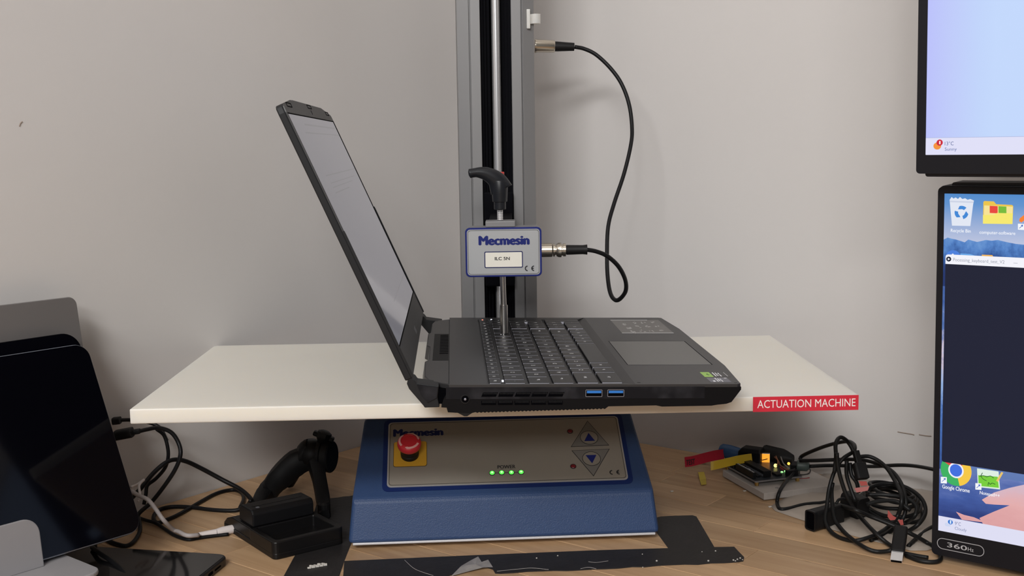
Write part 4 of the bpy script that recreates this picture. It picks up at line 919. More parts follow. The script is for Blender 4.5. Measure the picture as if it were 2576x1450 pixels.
# badge on the lower bezel
M_badge = mat('badge_silver', (0.45, 0.45, 0.47), 0.4)
c0, c1 = lq(2358, 1362), lq(2477, 1371)
bv_ = sy0 / 2; hh = 0.0050
b = MB(); b.ring(LM, rr(c0[0], c1[0], bv_ - hh, bv_ + hh, 0.0048, 5), rr(c0[0] + .0005, c1[0] - .0005, bv_ - hh + .0005, bv_ + hh - .0005, 0.0043, 5), 0.0004, 0.0008); bd = build('refresh_badge', b, M_badge, lm)
b = MB(); w_ = c1[0] - c0[0]; put_text(b, '360', LM, c0[0] + w_ * 0.43, bv_, w_ * 0.42, 0.0042, 0.0008, 0.02); put_text(b, 'Hz', LM, c0[0] + w_ * 0.72, bv_ - 0.0004, w_ * 0.12, 0.0034, 0.0008, 0.0); build('lettering', b, M_badge, bd)
zb = LM.o.z
b = MB(); b.box(F(LM.w(0.27, 0, -0.02), WR, ez=(0, 0, 1)), -0.03, 0.03, 0.010 if F(LM.o, WR, ez=(0, 0, 1)).y.dot(NR) < 0 else -0.04, 0.04 if F(LM.o, WR, ez=(0, 0, 1)).y.dot(NR) < 0 else -0.010, DZ - zb, 0.2); build('stand_neck', b, M_mon, lm)
b = MB(); fb = F(LM.w(0.27, 0, -0.02), WR, ez=(0, 0, 1)); sg = 1 if fb.y.dot(NR) < 0 else -1
b.prism(fb, [(u, v * sg) for u, v in rr(-0.12, 0.12, -0.01, 0.13, 0.02)], DZ - zb, DZ - zb + 0.006); build('stand_foot', b, M_mon, lm)

# ------------------------------------------------------------------ black tape strips on the desk
def tape(label, pts, h=0.0004, crumbs=()):
    P = [at_z(x, y, DZ + h) for x, y in pts]; c = sum(P, Vector()) / len(P)
    fr = F(Vector((c.x, c.y, DZ)), (1, 0, 0), (0, 1, 0))
    b = MB(); b.prism(fr, [fr.loc(p)[:2] for p in P], 0.00002, h); return tag(build('tape_strip', b, M_tape, origin=fr.o), label, 'tape', 'black tape strips around the test stand'), fr
def rough(p0, p1, n, a, rs_=random.Random(5)):
    return [(p0[0] + (p1[0] - p0[0]) * i / n + rs_.uniform(-a, a) * 0.4, p0[1] + (p1[1] - p0[1]) * i / n + rs_.uniform(-a, a)) for i in range(n + 1)]
tl_, trf = tape('black tape strip running back along the left side of the blue stand', [(705, 1466), (738, 1405), (775, 1340), (800, 1256)] + rough((822, 1254), (893, 1247), 5, 1.2) + [(905, 1320), (880, 1376), (866, 1412), (848, 1466)])
b = MB()
for i in range(9):
    p = at_z(778 + i * 5, 1429 - i * 0.9 - (i % 2) * 3, DZ + 0.001); b.box(F(p, (1, 0.3 * (-1) ** i, 0), ez=(0, 0, 1)), -0.0016, 0.0016, -0.0008, 0.0008, -0.0006, 0.0005 + 0.0003 * (i % 3))
build('torn_flake', b, M_crumb, tl_, kind='stuff')
tf_, _ = tape('long ragged black tape strip across the desk in front of the blue stand', [(862, 1466), (866, 1412), (1000, 1406), (1180, 1398), (1500, 1385), (1700, 1379), (1847, 1376)] + [(1858, 1388), (1872, 1402), (1870, 1411)] + rough((1855, 1414), (1260, 1442), 18, 1.5) + [(1246, 1442), (1240, 1432), (1222, 1426), (1195, 1430), (1160, 1440), (1120, 1450), (1080, 1466)], 0.0009)
for pts in ([(1135, 1450), (1160, 1428), (1185, 1410), (1203, 1404), (1215, 1420), (1228, 1412), (1240, 1428), (1215, 1432), (1180, 1438)],):
    P = [at_z(x, y, DZ + 0.0012) for x, y in pts]; b = MB(); c = sum(P, Vector()) / len(P); fr = F(c, (1, 0, 0), (0, 1, 0))
    b._add([c + Vector((0, 0, 0.0016))] + [p + Vector((0, 0, 0.0012 * (i % 2))) for i, p in enumerate(P)], [[0, i + 1, (i + 1) % len(P) + 1] for i in range(len(P))])
    build('torn_film', b, M_film, tf_, label='crinkled torn film scrap')
b = MB()
for pts in ([(1018, 1410), (1040, 1430), (1062, 1440), (1090, 1449)], [(1250, 1438), (1310, 1432), (1340, 1430), (1380, 1434)], [(1460, 1432), (1480, 1428), (1500, 1432)], [(1480, 1414), (1500, 1416), (1530, 1412)]):
    b.tube([at_z(x, y, DZ + 0.0010) for x, y in pts], 0.00025, 4, k=4)
build('scuff_mark', b, M_film, tf_)
b = MB()
rs = random.Random(9)
for x, y in ((1350, 1405), (1403, 1399), (1616, 1395), (1652, 1412), (1766, 1389), (1800, 1387), (1782, 1412), (1617, 1428), (1855, 1408), (1862, 1405), (1868, 1409), (1850, 1412), (1845, 1410)):
    p = at_z(x, y, DZ + 0.0011); b.sphere(p, rs.uniform(0.0005, 0.0010), 6)
build('dust_specks', b, M_crumb, tf_, kind='stuff')
tape('black tape strip behind the right end of the front strip, beside the blue stand', [(1640, 1306), (1662, 1300), (1700, 1298), (1742, 1297), (1752, 1300), (1797, 1377), (1682, 1381), (1645, 1330)])

# ------------------------------------------------------------------ left: rack with tablets and notebook, phone, charger, tripod, cables
M_slab = mat('tablet_edge_aluminium', (0.32, 0.36, 0.42), 0.35, metal=0.8)
M_glass = mat('black_glass', (0.0015, 0.0015, 0.003), 0.08, spec=0.16)
M_space = mat('space_grey_metal', (0.185, 0.172, 0.168), 0.45, metal=0.35)
M_rack = mat('light_grey_rack', (0.27, 0.262, 0.27), 0.5, noise=0.02)
RZ_ = 0.784
TW = Vector((math.cos(R_(50.4)), math.sin(R_(50.4)), 0)); TN = Vector((TW.y, -TW.x, 0))
TBF = lean_frame(at_z(361, 1334, RZ_), TW, TN, 25)
def slab(name, label, cat, fr, u0, u1, v0, v1, t, r, edge, faceM, rim=0.0022, parts=()):
    th = thing(name, label, cat, F(fr.w((u0 + u1) / 2, v0, -t / 2), TW, ez=(0, 0, 1)))
    b = MB(); b.prism(fr, rr(u0, u1, v0, v1, r, 8), -t, -0.0006); build('body', b, edge, th, bevel=0.0008)
    b = MB(); b.prism(fr, rr(u0 + 0.0008, u1 - 0.0008, v0 + 0.0008, v1 - 0.0008, r - 0.0008, 8), -0.001, 0.0); build('front_glass' if faceM is M_glass else 'lid_panel', b, faceM, th)
    return th
q = TBF.px(213, 863)
tab1 = slab('tablet', 'black tablet with thin metal edge leaning at the front of the grey rack', 'tablet', TBF, -0.27, 0.0, 0.0, q[1], 0.0068, 0.0135, M_slab, M_glass)
b = MB(); b.box(TBF, -0.0006, 0.0006, 0.105, 0.125, -0.0045, -0.0022); build('side_button', b, M_slab, tab1)
TB2 = lean_frame(TBF.w(0, 0, 0) - TN * 0.013, TW, TN, 24)
q = TB2.px(194, 833)
tab2 = slab('tablet', 'second black tablet standing just behind the front tablet', 'tablet', TB2, -0.27, q[0], 0.0, q[1], 0.0065, 0.016, M_black, M_glass)
NBF = lean_frame(TBF.w(0, 0, 0) - TN * 0.077, TW, TN, 9)
q = NBF.px(194, 745); q2 = NBF.px(207, 868)
nb = slab('notebook_computer', 'closed grey metal notebook standing upright behind the black tablets', 'notebook', NBF, -0.29, (q[0] + q2[0]) / 2, 0.0, q[1], 0.012, 0.008, M_space, M_space)
# rack
RKF = F(at_z(112, 1425, RZ_ - 0.0036), TW, ez=(0, 0, 1)); sgr = 1 if RKF.y.dot(TN) > 0 else -1
rack = thing('tablet_rack', 'light grey upright rack holding the tablets at the left edge', 'rack', F(RKF.w(-0.05, 0, DZ - RKF.o.z), TW, ez=(0, 0, 1)))
ur = RKF.px(160, 1404)[0] + 0.001; far = RKF.px(262, 1434); fr_v = far[1] * sgr
b = MB(); tp_ = rr(-0.20, max(ur, far[0]), -0.075, fr_v, 0.012, 6)
b.prism(RKF, [(u, v * sgr) for u, v in tp_], -0.004, -0.0001); build('base_tray', b, M_rack, rack, bevel=0.0012)
LIP = lean_frame(RKF.w(0, 0.0 * sgr, 0), TW, TN, 7)
lt = LIP.px(50, 1311)
b = MB(); b.prism(LIP, [(-0.20, -0.0002), (0.0, -0.0002)] + [(0.0 - 0.014 + 0.014 * math.cos(R_(a)), lt[1] - 0.014 + 0.014 * math.sin(R_(a))) for a in range(0, 91, 10)] + [(-0.20, lt[1])], -0.0025, 0.0); build('front_plate', b, M_rack, rack, bevel=0.0008)
for (u, v) in ((-0.18, -0.055), (-0.18, fr_v - 0.02), (max(ur, far[0]) - 0.035, -0.055)):
    b = MB(); b.lathe(RKF.at(u, v * sgr, DZ - RKF.o.z + 0.0002), [(0.008, 0), (0.008, -DZ + RKF.o.z - 0.0038)], 16); build('foot', b, M_rubber, rack)
dv = lean_frame(TBF.w(0, 0, 0) - TN * 0.056 + Vector((0, 0, -0.0025)), TW, TN, 14)
b = MB(); b.prism(dv, rr(-0.19, -0.12, 0, 0.03, 0.01), -0.0025, 0.0); build('divider', b, M_rack, rack)

# phone on the desk
pz = DZ + 0.0085
pa, pb2 = at_z(260, 1375, pz), at_z(545, 1392, pz)
PHF = F(pb2, pb2 - pa, ez=(0, 0, 1))
q = PHF.px(562, 1406); uR = q[0]
sgp = 1 if PHF.y.y < 0 else -1
ph = thing('smartphone', 'black smartphone lying flat on the desk below the tablets', 'phone', F(PHF.w(-0.06, sgp * 0.035, -0.0085), PHF.x, ez=(0, 0, 1)))
b = MB(); b.prism(PHF, [(u, v * sgp) for u, v in rr(uR - 0.162, uR, 0.0, 0.076, 0.010, 6)], -0.0083, -0.0004); build('body', b, mat('phone_case', (0.010, 0.010, 0.012), 0.4), ph, bevel=0.0016, seg=3)
b = MB(); b.prism(PHF, [(u, v * sgp) for u, v in rr(uR - 0.160, uR - 0.0022, 0.0022, 0.0738, 0.008, 6)], -0.001, 0.0); build('front_glass', b, mat('phone_glass', (0.010, 0.0095, 0.010), 0.08, spec=0.6), ph)
END = F(PHF.w(uR, 0, 0), PHF.y * sgp, ez=PHF.x)
b = MB(); f3 = F(PHF.w(uR - 0.0002, sgp * 0.038, -0.0045), PHF.y, ez=PHF.x); b.prism(f3, rr(-0.0045, 0.0045, -0.0014, 0.0014, 0.0013), 0, 0.0004); build('charging_port', b, M_void, ph)
for k in (-1, 1):
    b = MB(); b.prism(f3, rr(k * 0.014 - 0.006, k * 0.014 + 0.006, -0.0008, 0.0008, 0.0007), 0, 0.0004); build('speaker_slot', b, M_void, ph)

# battery charger with one battery
cf0, cl0, cr0 = at_z(690, 1412, DZ), at_z(575, 1325, DZ), at_z(865, 1368, DZ)
ex = (cr0 - cf0).normalized() + Vector((math.cos(R_(35.5)), math.sin(R_(35.5)), 0)); CH = F(cf0, ex, ez=(0, 0, 1))
if CH.y.y < 0: CH = F(cf0, ex, ez=(0, 0, -1))
cw = (cr0 - cf0).length; cl_ = (cl0 - cf0).length; chh = 0.0165
ch = thing('battery_charger', 'black twin bay battery charger on the desk with its front bay empty', 'charger', CH.at(cw / 2, cl_ / 2))
M_chg = mat('charger_black', (0.007, 0.0066, 0.007), 0.38, spec=0.25)
b = MB(); b.prism(CH, rr(0, cw, 0, cl_, 0.005), 0.0002, 0.006, rr(0.0, cw, 0.0, cl_, 0.005)); build('base', b, M_chg, ch, bevel=0.001)
o_ = rr(0, cw, 0, cl_ * 0.84, 0.005)
b = MB(); b.ring(CH, rr(0, cw, 0, 0.056, 0.005), rr(0.006, cw - 0.006, 0.007, 0.050, 0.002), 0.005, chh); build('bay_wall', b, M_chg, ch, bevel=0.0009)
b = MB(); b.loft([[CH.w(u, v, z) for u, v, z in ((x, 0.052, 0.0055), (x, cl_ - 0.001, 0.0055), (x, cl_ - 0.010, chh - 0.004), (x, cl_ - 0.022, chh), (x, 0.052, chh))] for x in (0.0005, cw - 0.0005)]); build('rear_deck', b, M_chg, ch, bevel=0.001)
for k in range(3):
    b = MB(); b.box(CH, 0.004, 0.0072, 0.018 + k * 0.009, 0.021 + k * 0.009, 0.006, 0.012); build('contact', b, M_rim, ch)
bt0 = 0.051
bat = thing('camera_battery', 'black rectangular battery seated in the rear bay of the charger', 'battery', CH.at(cw / 2, bt0 + 0.01, chh))
b = MB(); b.loft([[CH.w(0.003 + (cw - 0.008) * t, v, chh + z) for v, z in ((bt0, 0.0003), (bt0 + 0.032, 0.0003), (bt0 + 0.031, 0.013), (bt0 + 0.026, 0.0165), (bt0 + 0.003, 0.0165), (bt0, 0.013))] for t in (0, 1)]); build('case', b, M_black, bat, bevel=0.0015, seg=3)
b = MB(); b.box(CH, 0.008, cw - 0.012, bt0 + 0.012, bt0 + 0.0135, chh + 0.016, chh + 0.0168); build('ridge', b, M_chg, bat)
b = MB(); b.box(CH, 0.010, 0.013, bt0 + 0.006, bt0 + 0.009, chh + 0.016, chh + 0.0169); build('contact', b, M_rim, bat)

# mini tripod
M_tri = mat('tripod_black', (0.008, 0.008, 0.009), 0.5, spec=0.22)
hd = at_y(786, 1150, 1.19)
tri = thing('mini_tripod', 'small black folding tripod with round clamp knob behind the charger', 'tripod', F(Vector((hd.x, hd.y, DZ)), (1, 0, 0), (0, 1, 0)))
def beam(pts, ws, hs, name, n=10):
    P = smooth(pts, 4); N = len(P); loops = []
    def it(a, t): x = t * (len(a) - 1); i = min(int(x), len(a) - 2); return a[i] + (a[i + 1] - a[i]) * (x - i)
    for i, p in enumerate(P):
        t = (P[min(i + 1, N - 1)] - P[max(i - 1, 0)]).normalized(); sd = t.cross(Vector((0, 0, 1)))
        sd = sd.normalized() if sd.length > 1e-4 else Vector((1, 0, 0)); up = sd.cross(t)
        w = it(ws, i / (N - 1)); h = it(hs, i / (N - 1))
        loops.append([p + sd * w * math.copysign(abs(math.cos(a)) ** 0.6, math.cos(a)) + up * h * math.copysign(abs(math.sin(a)) ** 0.6, math.sin(a)) for a in [2 * math.pi * j / n for j in range(n)]])
    b = MB(); b.loft(loops); return build(name, b, M_tri, tri, sm='auto')
f1 = at_z(640, 1284, DZ + 0.005)
beam([f1, at_y(668, 1245, 1.180), at_y(705, 1202, 1.185), at_y(745, 1165, 1.188), hd], [0.006, 0.010, 0.012, 0.012, 0.009], [0.004, 0.009, 0.013, 0.014, 0.012], 'leg', 12)
b = MB(); b.sphere(f1, 0.0045, 10); build('rubber_foot', b, M_rubber, tri, sm=True)
f2 = at_z(816, 1298, DZ + 0.004)
beam([f2, at_y(812, 1255, 1.150), at_y(803, 1205, 1.17), at_y(793, 1160, 1.185)], [0.0055, 0.0075, 0.0075, 0.009], [0.005, 0.0065, 0.0075, 0.009], 'leg')
b = MB(); b.lathe(F(at_z(816, 1302, DZ + 0.0002), (1, 0, 0), (0, 1, 0)), [(0.0065, 0), (0.0065, 0.014), (0.0045, 0.016)], 14); build('foot_cap', b, M_rubber, tri)
f3_ = Vector((hd.x - 0.034, hd.y + 0.040, DZ + 0.005))
beam([f3_, (f3_ + hd) / 2 + Vector((0, 0, 0.01)), hd], [0.005, 0.008, 0.009], [0.005, 0.008, 0.009], 'leg')
b = MB(); b.sphere(at_y(783, 1141, 1.192), 0.0165, 16, (1, 1, 0.95)); build('ball_head', b, M_tri, tri, sm=True)
dc = at_y(812, 1146, 1.192); dax = Vector((0.93, -0.25, -0.10)).normalized(); DF_ = F(dc, Vector((0, 0, 1)), ez=dax)
b = MB(); b.lathe(DF_, [(0.012, -0.006), (0.0165, -0.004), (0.0172, 0.0), (0.0172, 0.0015), (0.0155, 0.002), (0.0155, 0.003), (0.0170, 0.0035), (0.0172, 0.0095), (0.0160, 0.011), (0.010, 0.0115)], 28); build('clamp_disc', b, M_tri, tri, sm='auto')
b = MB(); kb = at_y(806, 1120, 1.190); kt = (at_y(820, 1083, 1.190) - kb).normalized(); KN = F(kb, (0, 1, 0), ez=kt)
b.lathe(KN, [(0.005, -0.004), (0.005, 0.004), (0.0072, 0.007), (0.0082, 0.011), (0.0075, 0.0145), (0.0045, 0.016)], 9); build('locking_knob', b, M_tri, tri, sm='auto')
b = MB(); b.box(KN, -0.004, 0.004, -0.0115, 0.0115, 0.0075, 0.0125); build('knob_wing', b, M_tri, tri, bevel=0.0015)
b = MB(); b.lathe(F(at_y(766, 1140, 1.188), (0, 0, 1), ez=(-0.75, 0, -0.66)), [(0.0125, -0.004), (0.0140, 0.0), (0.0140, 0.006), (0.012, 0.008)], 18); build('leg_collar', b, M_tri, tri, sm='auto')

# cables
def cord_pts(pts, r):
    out = []
    for p in pts:
        if len(p) == 2: out.append(at_z(p[0], p[1], DZ + r))
        else:
            P = at_y(*p)
            out.append(P if P.z > DZ + r else at_z(p[0], p[1], DZ + r))
    return out
REG = []
def settle(P, r):
    """slide a strand along the sight lines until it clears the cables already laid (keeps every real thickness apart)"""
    from mathutils.kdtree import KDTree
    if not REG: return P
    kd = KDTree(len(REG))
    for i, q in enumerate(REG): kd.insert(q[0], i)
    kd.balance(); n = len(P)
    for it in range(120):
        push = [0.0] * n; hit = False; side = [None] * n
        for i, p in enumerate(P):
            for co, idx, dist in kd.find_range(p, r + 0.0026 + 0.0014):
                need = r + REG[idx][1] + 0.0012 - dist
                if need > 0:
                    hit = True
                    if need > push[i]: push[i] = need; side[i] = (p - co).normalized() if it > 40 and dist > 1e-6 else Vector()
        if not hit: break
        out = [0.0] * n; dr = [Vector() for _ in range(n)]
        for i in range(n):
            if push[i] > 0:
                for j in range(max(0, i - 10), min(n, i + 11)):
                    w_ = (push[i] * 0.7 + 0.0003) * math.exp(-((i - j) / 4.5) ** 2)
                    if w_ > out[j]: out[j] = w_; dr[j] = side[i]
        P = [p + ((CAM - p).normalized() + d * 1.2).normalized() * o for p, o, d in zip(P, out, dr)]
        for p in P: p.z = max(p.z, DZ + r)
    return P
def fine(P, h=0.0012):
    out = []
    for a, b_ in zip(P[:-1], P[1:]):
        k = max(1, int((b_ - a).length / h)); out += [a + (b_ - a) * (i / k) for i in range(k)]
    return out + [P[-1]]
def cable(label, strands, r, m, group=None, name='cable'):
    S = [settle(smooth(cord_pts(s, r), 5), r) for s in strands]
    c = sum(S[0], Vector()) / len(S[0]); fr = F((c.x, c.y, DZ), (1, 0, 0), (0, 1, 0))
    t = thing(name, label, 'cable', fr, group)
    for s in S:
        b = MB(); b.tube(s, r, 8, sm=False); build('cord', b, m, t, sm=True)
    for s in S: REG.extend((q, r) for q in fine(s))
    return t
def plug(t, pts, Y, w, h, name, m, tip=None):
    a, c = at_y(pts[0][0], pts[0][1], Y), at_y(pts[1][0], pts[1][1], Y if len(pts[1]) == 2 else pts[1][2])
    d = c - a; L_ = d.length; fr = F(a, d, ez=(d.cross(Vector((0, 0, 1)))).cross(d))
    b = MB(); f2 = F(a, fr.y, ez=d); b.prism(f2, rr(-w / 2, w / 2, -h / 2, h / 2, min(w, h) * 0.3, 3), 0, L_); p = build(name, b, m, t, bevel=0.0005)
    return f2, L_, p
GB = 'black cables beside the tablets'
c1 = cable('black charging cable curling down from the plug in the tablet side', [[(345, 1087, 1.10), (370, 1081, 1.11), (398, 1077, 1.12), (430, 1088, 1.125), (449, 1115, 1.125), (454, 1145, 1.12), (440, 1183, 1.12), (410, 1228, 1.12), (380, 1265, 1.12), (352, 1290, 1.11), (335, 1315, 1.10)]], 0.0021, M_black)
plug(c1, ((291, 1096), (333, 1088)), 1.095, 0.012, 0.0095, 'plug', M_rubber); plug(c1, ((331, 1088.5), (352, 1085)), 1.10, 0.006, 0.005, 'strain_relief', M_rubber)
cable('thinner black cable hanging inside the curl of the charging cable', [[(394, 1080, 1.135), (412, 1095, 1.14), (421, 1122, 1.14), (423, 1150, 1.14), (415, 1178, 1.14), (392, 1205, 1.14), (371, 1222, 1.14), (367, 1245, 1.135), (362, 1270, 1.13)]], 0.0019, M_black)
c3 = cable('short black cable running behind the white board from the tablet', [[(297, 1058, 1.13), (325, 1057, 1.14), (360, 1060, 1.15), (400, 1075, 1.15), (420, 1110, 1.15)]], 0.0019, M_black)
plug(c3, ((284, 1060), (303, 1058)), 1.13, 0.009, 0.007, 'plug', M_rubber)
cable('black cable arching from behind the tablets to the small tripod', [[(330, 1255, 1.09), (352, 1232, 1.10), (385, 1192, 1.12), (415, 1166, 1.13), (440, 1157, 1.14), (470, 1162, 1.15), (510, 1181, 1.16), (560, 1208, 1.165), (600, 1229, 1.16), (622, 1246, 1.15), (634, 1262, 1.14), (640, 1285, 1.13)]], 0.0023, M_black)
cable('flat black cable loop lying on the desk left of the charger', [[(632, 1258, 1.145), (618, 1276), (592, 1285), (540, 1284), (480, 1277), (430, 1276), (398, 1285), (386, 1303), (395, 1316), (415, 1310), (450, 1295), (500, 1266), (545, 1242), (585, 1233), (607, 1240), (613, 1256), (604, 1278)]], 0.0021, M_black)
cable('dark strand lying on the desk beside the white cable', [[(340, 1300), (365, 1309), (392, 1317), (412, 1330), (440, 1348), (472, 1358), (500, 1354), (545, 1348), (575, 1345)]], 0.0018, M_black)  # dark strand laid along the lower side of the white cable
cable('black cable running under the front tablet towards the phone', [[(348, 1300), (352, 1335), (338, 1362), (318, 1374), (295, 1370), (275, 1362), (262, 1352)]], 0.0021, M_black)
cable('black cable drooping over the left end of the phone', [[(232, 1378, 1.02), (250, 1392, 1.00), (280, 1412, 0.985), (310, 1440, 0.965), (322, 1466, 0.95)]], 0.0021, M_black)
cable('black cable crossing under the tablet corner in front of the rack', [[(240, 1372, 1.03), (222, 1392, 1.02), (208, 1405, 1.01), (190, 1418, 1.0)]], 0.0021, M_black)
M_wcord = mat('white_cord', (0.40, 0.36, 0.35), 0.5); M_wplug = mat('white_plug', (0.66, 0.60, 0.58), 0.45)
cw_ = cable('white cable with white plug going into the battery charger', [[(330, 1236, 1.06), (350, 1248, 1.06), (372, 1258, 1.06), (392, 1282, 1.06), (412, 1310, 1.06), (440, 1336), (470, 1348), (500, 1347)]], 0.0021, M_wcord)
a, c, d = at_z(500, 1347, DZ + 0.0035), at_z(545, 1340, DZ + 0.004), at_z(590, 1331, DZ + 0.0045)
b = MB(); b.tube([a, c], [0.0027, 0.0034], 12, sm=False); build('strain_relief', b, M_wplug, cw_, sm='auto')
b = MB(); b.tube([c, c + (d - c) * 0.3, d], [0.0034, 0.0043, 0.0043], 14, sm=False); build('plug', b, M_wplug, cw_, sm='auto')
cable('thin white cord end showing beside the tablet edge', [[(330, 1226, 1.08), (345, 1220, 1.09), (362, 1208, 1.10), (350, 1222, 1.085), (352, 1246, 1.07), (348, 1262, 1.06)]], 0.0013, M_wplug)

# ------------------------------------------------------------------ right: plastic bag, grey block, circuit board, flags, cable pile
# clear plastic bag lying on the desk
M_bag = bpy.data.materials.new('clear_plastic_film'); M_bag.use_nodes = True
nt = M_bag.node_tree; bs_ = nt.nodes['Principled BSDF']; bs_.inputs['Base Color'].default_value = (0.66, 0.59, 0.52, 1); bs_.inputs['Roughness'].default_value = 0.28
tr_ = nt.nodes.new('ShaderNodeBsdfTransparent'); mx_ = nt.nodes.new('ShaderNodeMixShader'); mx_.inputs[0].default_value = 0.48
nt.links.new(tr_.outputs[0], mx_.inputs[1]); nt.links.new(bs_.outputs[0], mx_.inputs[2]); nt.links.new(mx_.outputs[0], nt.nodes['Material Output'].inputs[0])
out = [(1938, 1276), (1985, 1247), (2040, 1212), (2100, 1178), (2160, 1172), (2240, 1176), (2330, 1190), (2372, 1215), (2378, 1300), (2372, 1376), (2330, 1388), (2290, 1388), (2250, 1378), (2150, 1352), (2060, 1325), (1990, 1302), (1950, 1288)]
op = [at_z(x, y, DZ) for x, y in out]; c = sum(op, Vector()) / len(op)
rs = random.Random(21); vv = []; N = 7; ff = []
for ri in range(N + 1):
    for i, p in enumerate(op):
        q = c + (p - c) * (1 - ri / (N + 0.6)); q.z = DZ + 0.0006 + (rs.uniform(0, 0.0035) if 0 < ri else 0.0002)
        vv.append(q)
k = len(op)
for ri in range(N):
    for i in range(k):
        j = (i + 1) % k; ff.append([ri * k + i, ri * k + j, (ri + 1) * k + j, (ri + 1) * k + i])
ff.append([N * k + i for i in range(k)])
b = MB(); b._add(vv, ff)
bag = tag(build('plastic_bag', b, M_bag, origin=Vector((c.x, c.y, DZ)), sm=True), 'clear crumpled plastic bag lying flat on the desk under the cable pile', 'bag')
bag['_o'].modifiers.new('thickness', 'SOLIDIFY').thickness = 0.00008

# grey block
BZ = 0.0085
nr_, lf_, rt_ = at_z(1922, 1242, DZ + BZ), at_z(1818, 1183, DZ + BZ), at_z(2090, 1208, DZ + BZ)
BF = F(Vector((nr_.x, nr_.y, DZ)), (lf_ - nr_).normalized(), ez=(0, 0, 1))
if BF.y.x < 0: BF = F(BF.o, BF.x, ez=(0, 0, -1))
zs = 1 if BF.z.z > 0 else -1
def bz(a): return a * zs
M_blk = mat('grey_sawn_board', (0.44, 0.40, 0.37), 0.7, noise=0.08, nscale=60, stretch=(1, 8, 1))
blk = thing('mounting_block', 'small grey sawn board on the desk carrying the circuit board', 'board', BF.at(0.045, 0.045))
bl = (lf_ - nr_).length; bw = (rt_ - nr_).dot(BF.y)
b = MB(); b.box(BF, 0, bl, 0, bw, bz(0.0012), bz(BZ)); build('slab', b, M_blk, blk, bevel=0.0006)
b = MB(); b.box(BF, 0.01, bl - 0.01, 0.004, bw - 0.01, bz(0.0002), bz(0.0016)); build('felt_backing', b, M_rubber, blk)
for (u, v) in ((0.012, 0.022), (bl - 0.012, 0.02)):
    b = MB(); b.prism(BF, circ(u, v, 0.0022, 14), bz(BZ - 0.0005), bz(BZ + 0.0002)); build('screw_head', b, M_steel, blk)

# circuit board
q = at_z(1900, 1212, DZ + BZ + 0.006); pu, pv = BF.loc(q)[:2]
q2 = at_z(1832, 1165, DZ + BZ + 0.006); q3 = at_z(1998, 1188, DZ + BZ + 0.006)
PL_ = (q2 - q).length; PW_ = (q3 - q).dot(BF.y)
pcb = thing('circuit_board', 'small dark circuit board with glowing orange and green lights on the grey board', 'circuit board', BF.at(pu + PL_ / 2, pv + PW_ / 2, bz(BZ)))
z1 = BZ + 0.0045; z2 = z1 + 0.0016
M_pcb = mat('dark_pcb', (0.018, 0.022, 0.028), 0.35); M_pcbe = mat('pcb_edge', (0.16, 0.15, 0.15), 0.5)
M_silk = mat('silkscreen', (0.45, 0.45, 0.45), 0.5); M_brass = mat('brass', (0.55, 0.36, 0.12), 0.35, metal=1)
PB = BF.at(pu, pv, 0)
b = MB(); b.prism(PB, rr(0, PL_, 0, PW_, 0.002), bz(z1), bz(z2)); bd_ = build('board', b, M_pcbe, pcb)
b = MB(); b.prism(PB, rr(0.0005, PL_ - 0.0005, 0.0005, PW_ - 0.0005, 0.002), bz(z2 - 0.0003), bz(z2 + 0.0002)); build('solder_mask', b, M_pcb, bd_)
for (u, v) in ((0.004, 0.004), (PL_ - 0.004, 0.004), (0.004, PW_ - 0.004), (PL_ - 0.004, PW_ - 0.004)):
    b = MB(); b.lathe(PB.at(u, v, bz(BZ + 0.0001)) if zs > 0 else F(PB.w(u, v, bz(BZ + 0.0001)), PB.x, ez=-PB.z), [(0.0022, 0), (0.0022, z1 - BZ)], 10); build('standoff', b, M_brass, pcb)
def comp(nm, u0, u1, v0, v1, h, m, n0=0.0, lab=None, bev=0.0003):
    b = MB(); b.box(PB, u0 * PL_, u1 * PL_, v0 * PW_, v1 * PW_, bz(z2 + 0.0003 + n0), bz(z2 + n0 + h)); return build(nm, b, m, pcb, bevel=bev, label=lab)
h1 = comp('pin_header', 0.10, 0.62, 0.02, 0.09, 0.0070, M_black)
b = MB()
for i in range(12): b.box(PB, (0.12 + i * 0.042) * PL_, (0.14 + i * 0.042) * PL_, 0.045 * PW_, 0.065 * PW_, bz(z2 + 0.006), bz(z2 + 0.0074))
build('socket_holes', b, M_silk, h1)
comp('pin_header', 0.68, 0.95, 0.02, 0.09, 0.0070, M_black)
ic = comp('processor_chip', 0.12, 0.80, 0.26, 0.42, 0.0068, M_black)
b = MB(); b.box(PB, 0.14 * PL_, 0.78 * PL_, 0.255 * PW_, 0.26 * PW_, bz(z2 + 0.001), bz(z2 + 0.0035)); b.box(PB, 0.14 * PL_, 0.78 * PL_, 0.42 * PW_, 0.425 * PW_, bz(z2 + 0.001), bz(z2 + 0.0035)); build('chip_legs', b, M_rim, ic)
comp('small_chip', 0.15, 0.26, 0.14, 0.22, 0.0022, M_black); comp('capacitor', 0.40, 0.46, 0.13, 0.19, 0.0040, M_ltgrey); comp('capacitor', 0.56, 0.63, 0.14, 0.20, 0.0045, M_black)
comp('small_chip', 0.10, 0.24, 0.52, 0.64, 0.0025, M_black); comp('crystal', 0.86, 0.96, 0.15, 0.24, 0.0034, M_rim)
comp('pin_header', 0.06, 0.13, 0.72, 0.95, 0.0060, M_black)
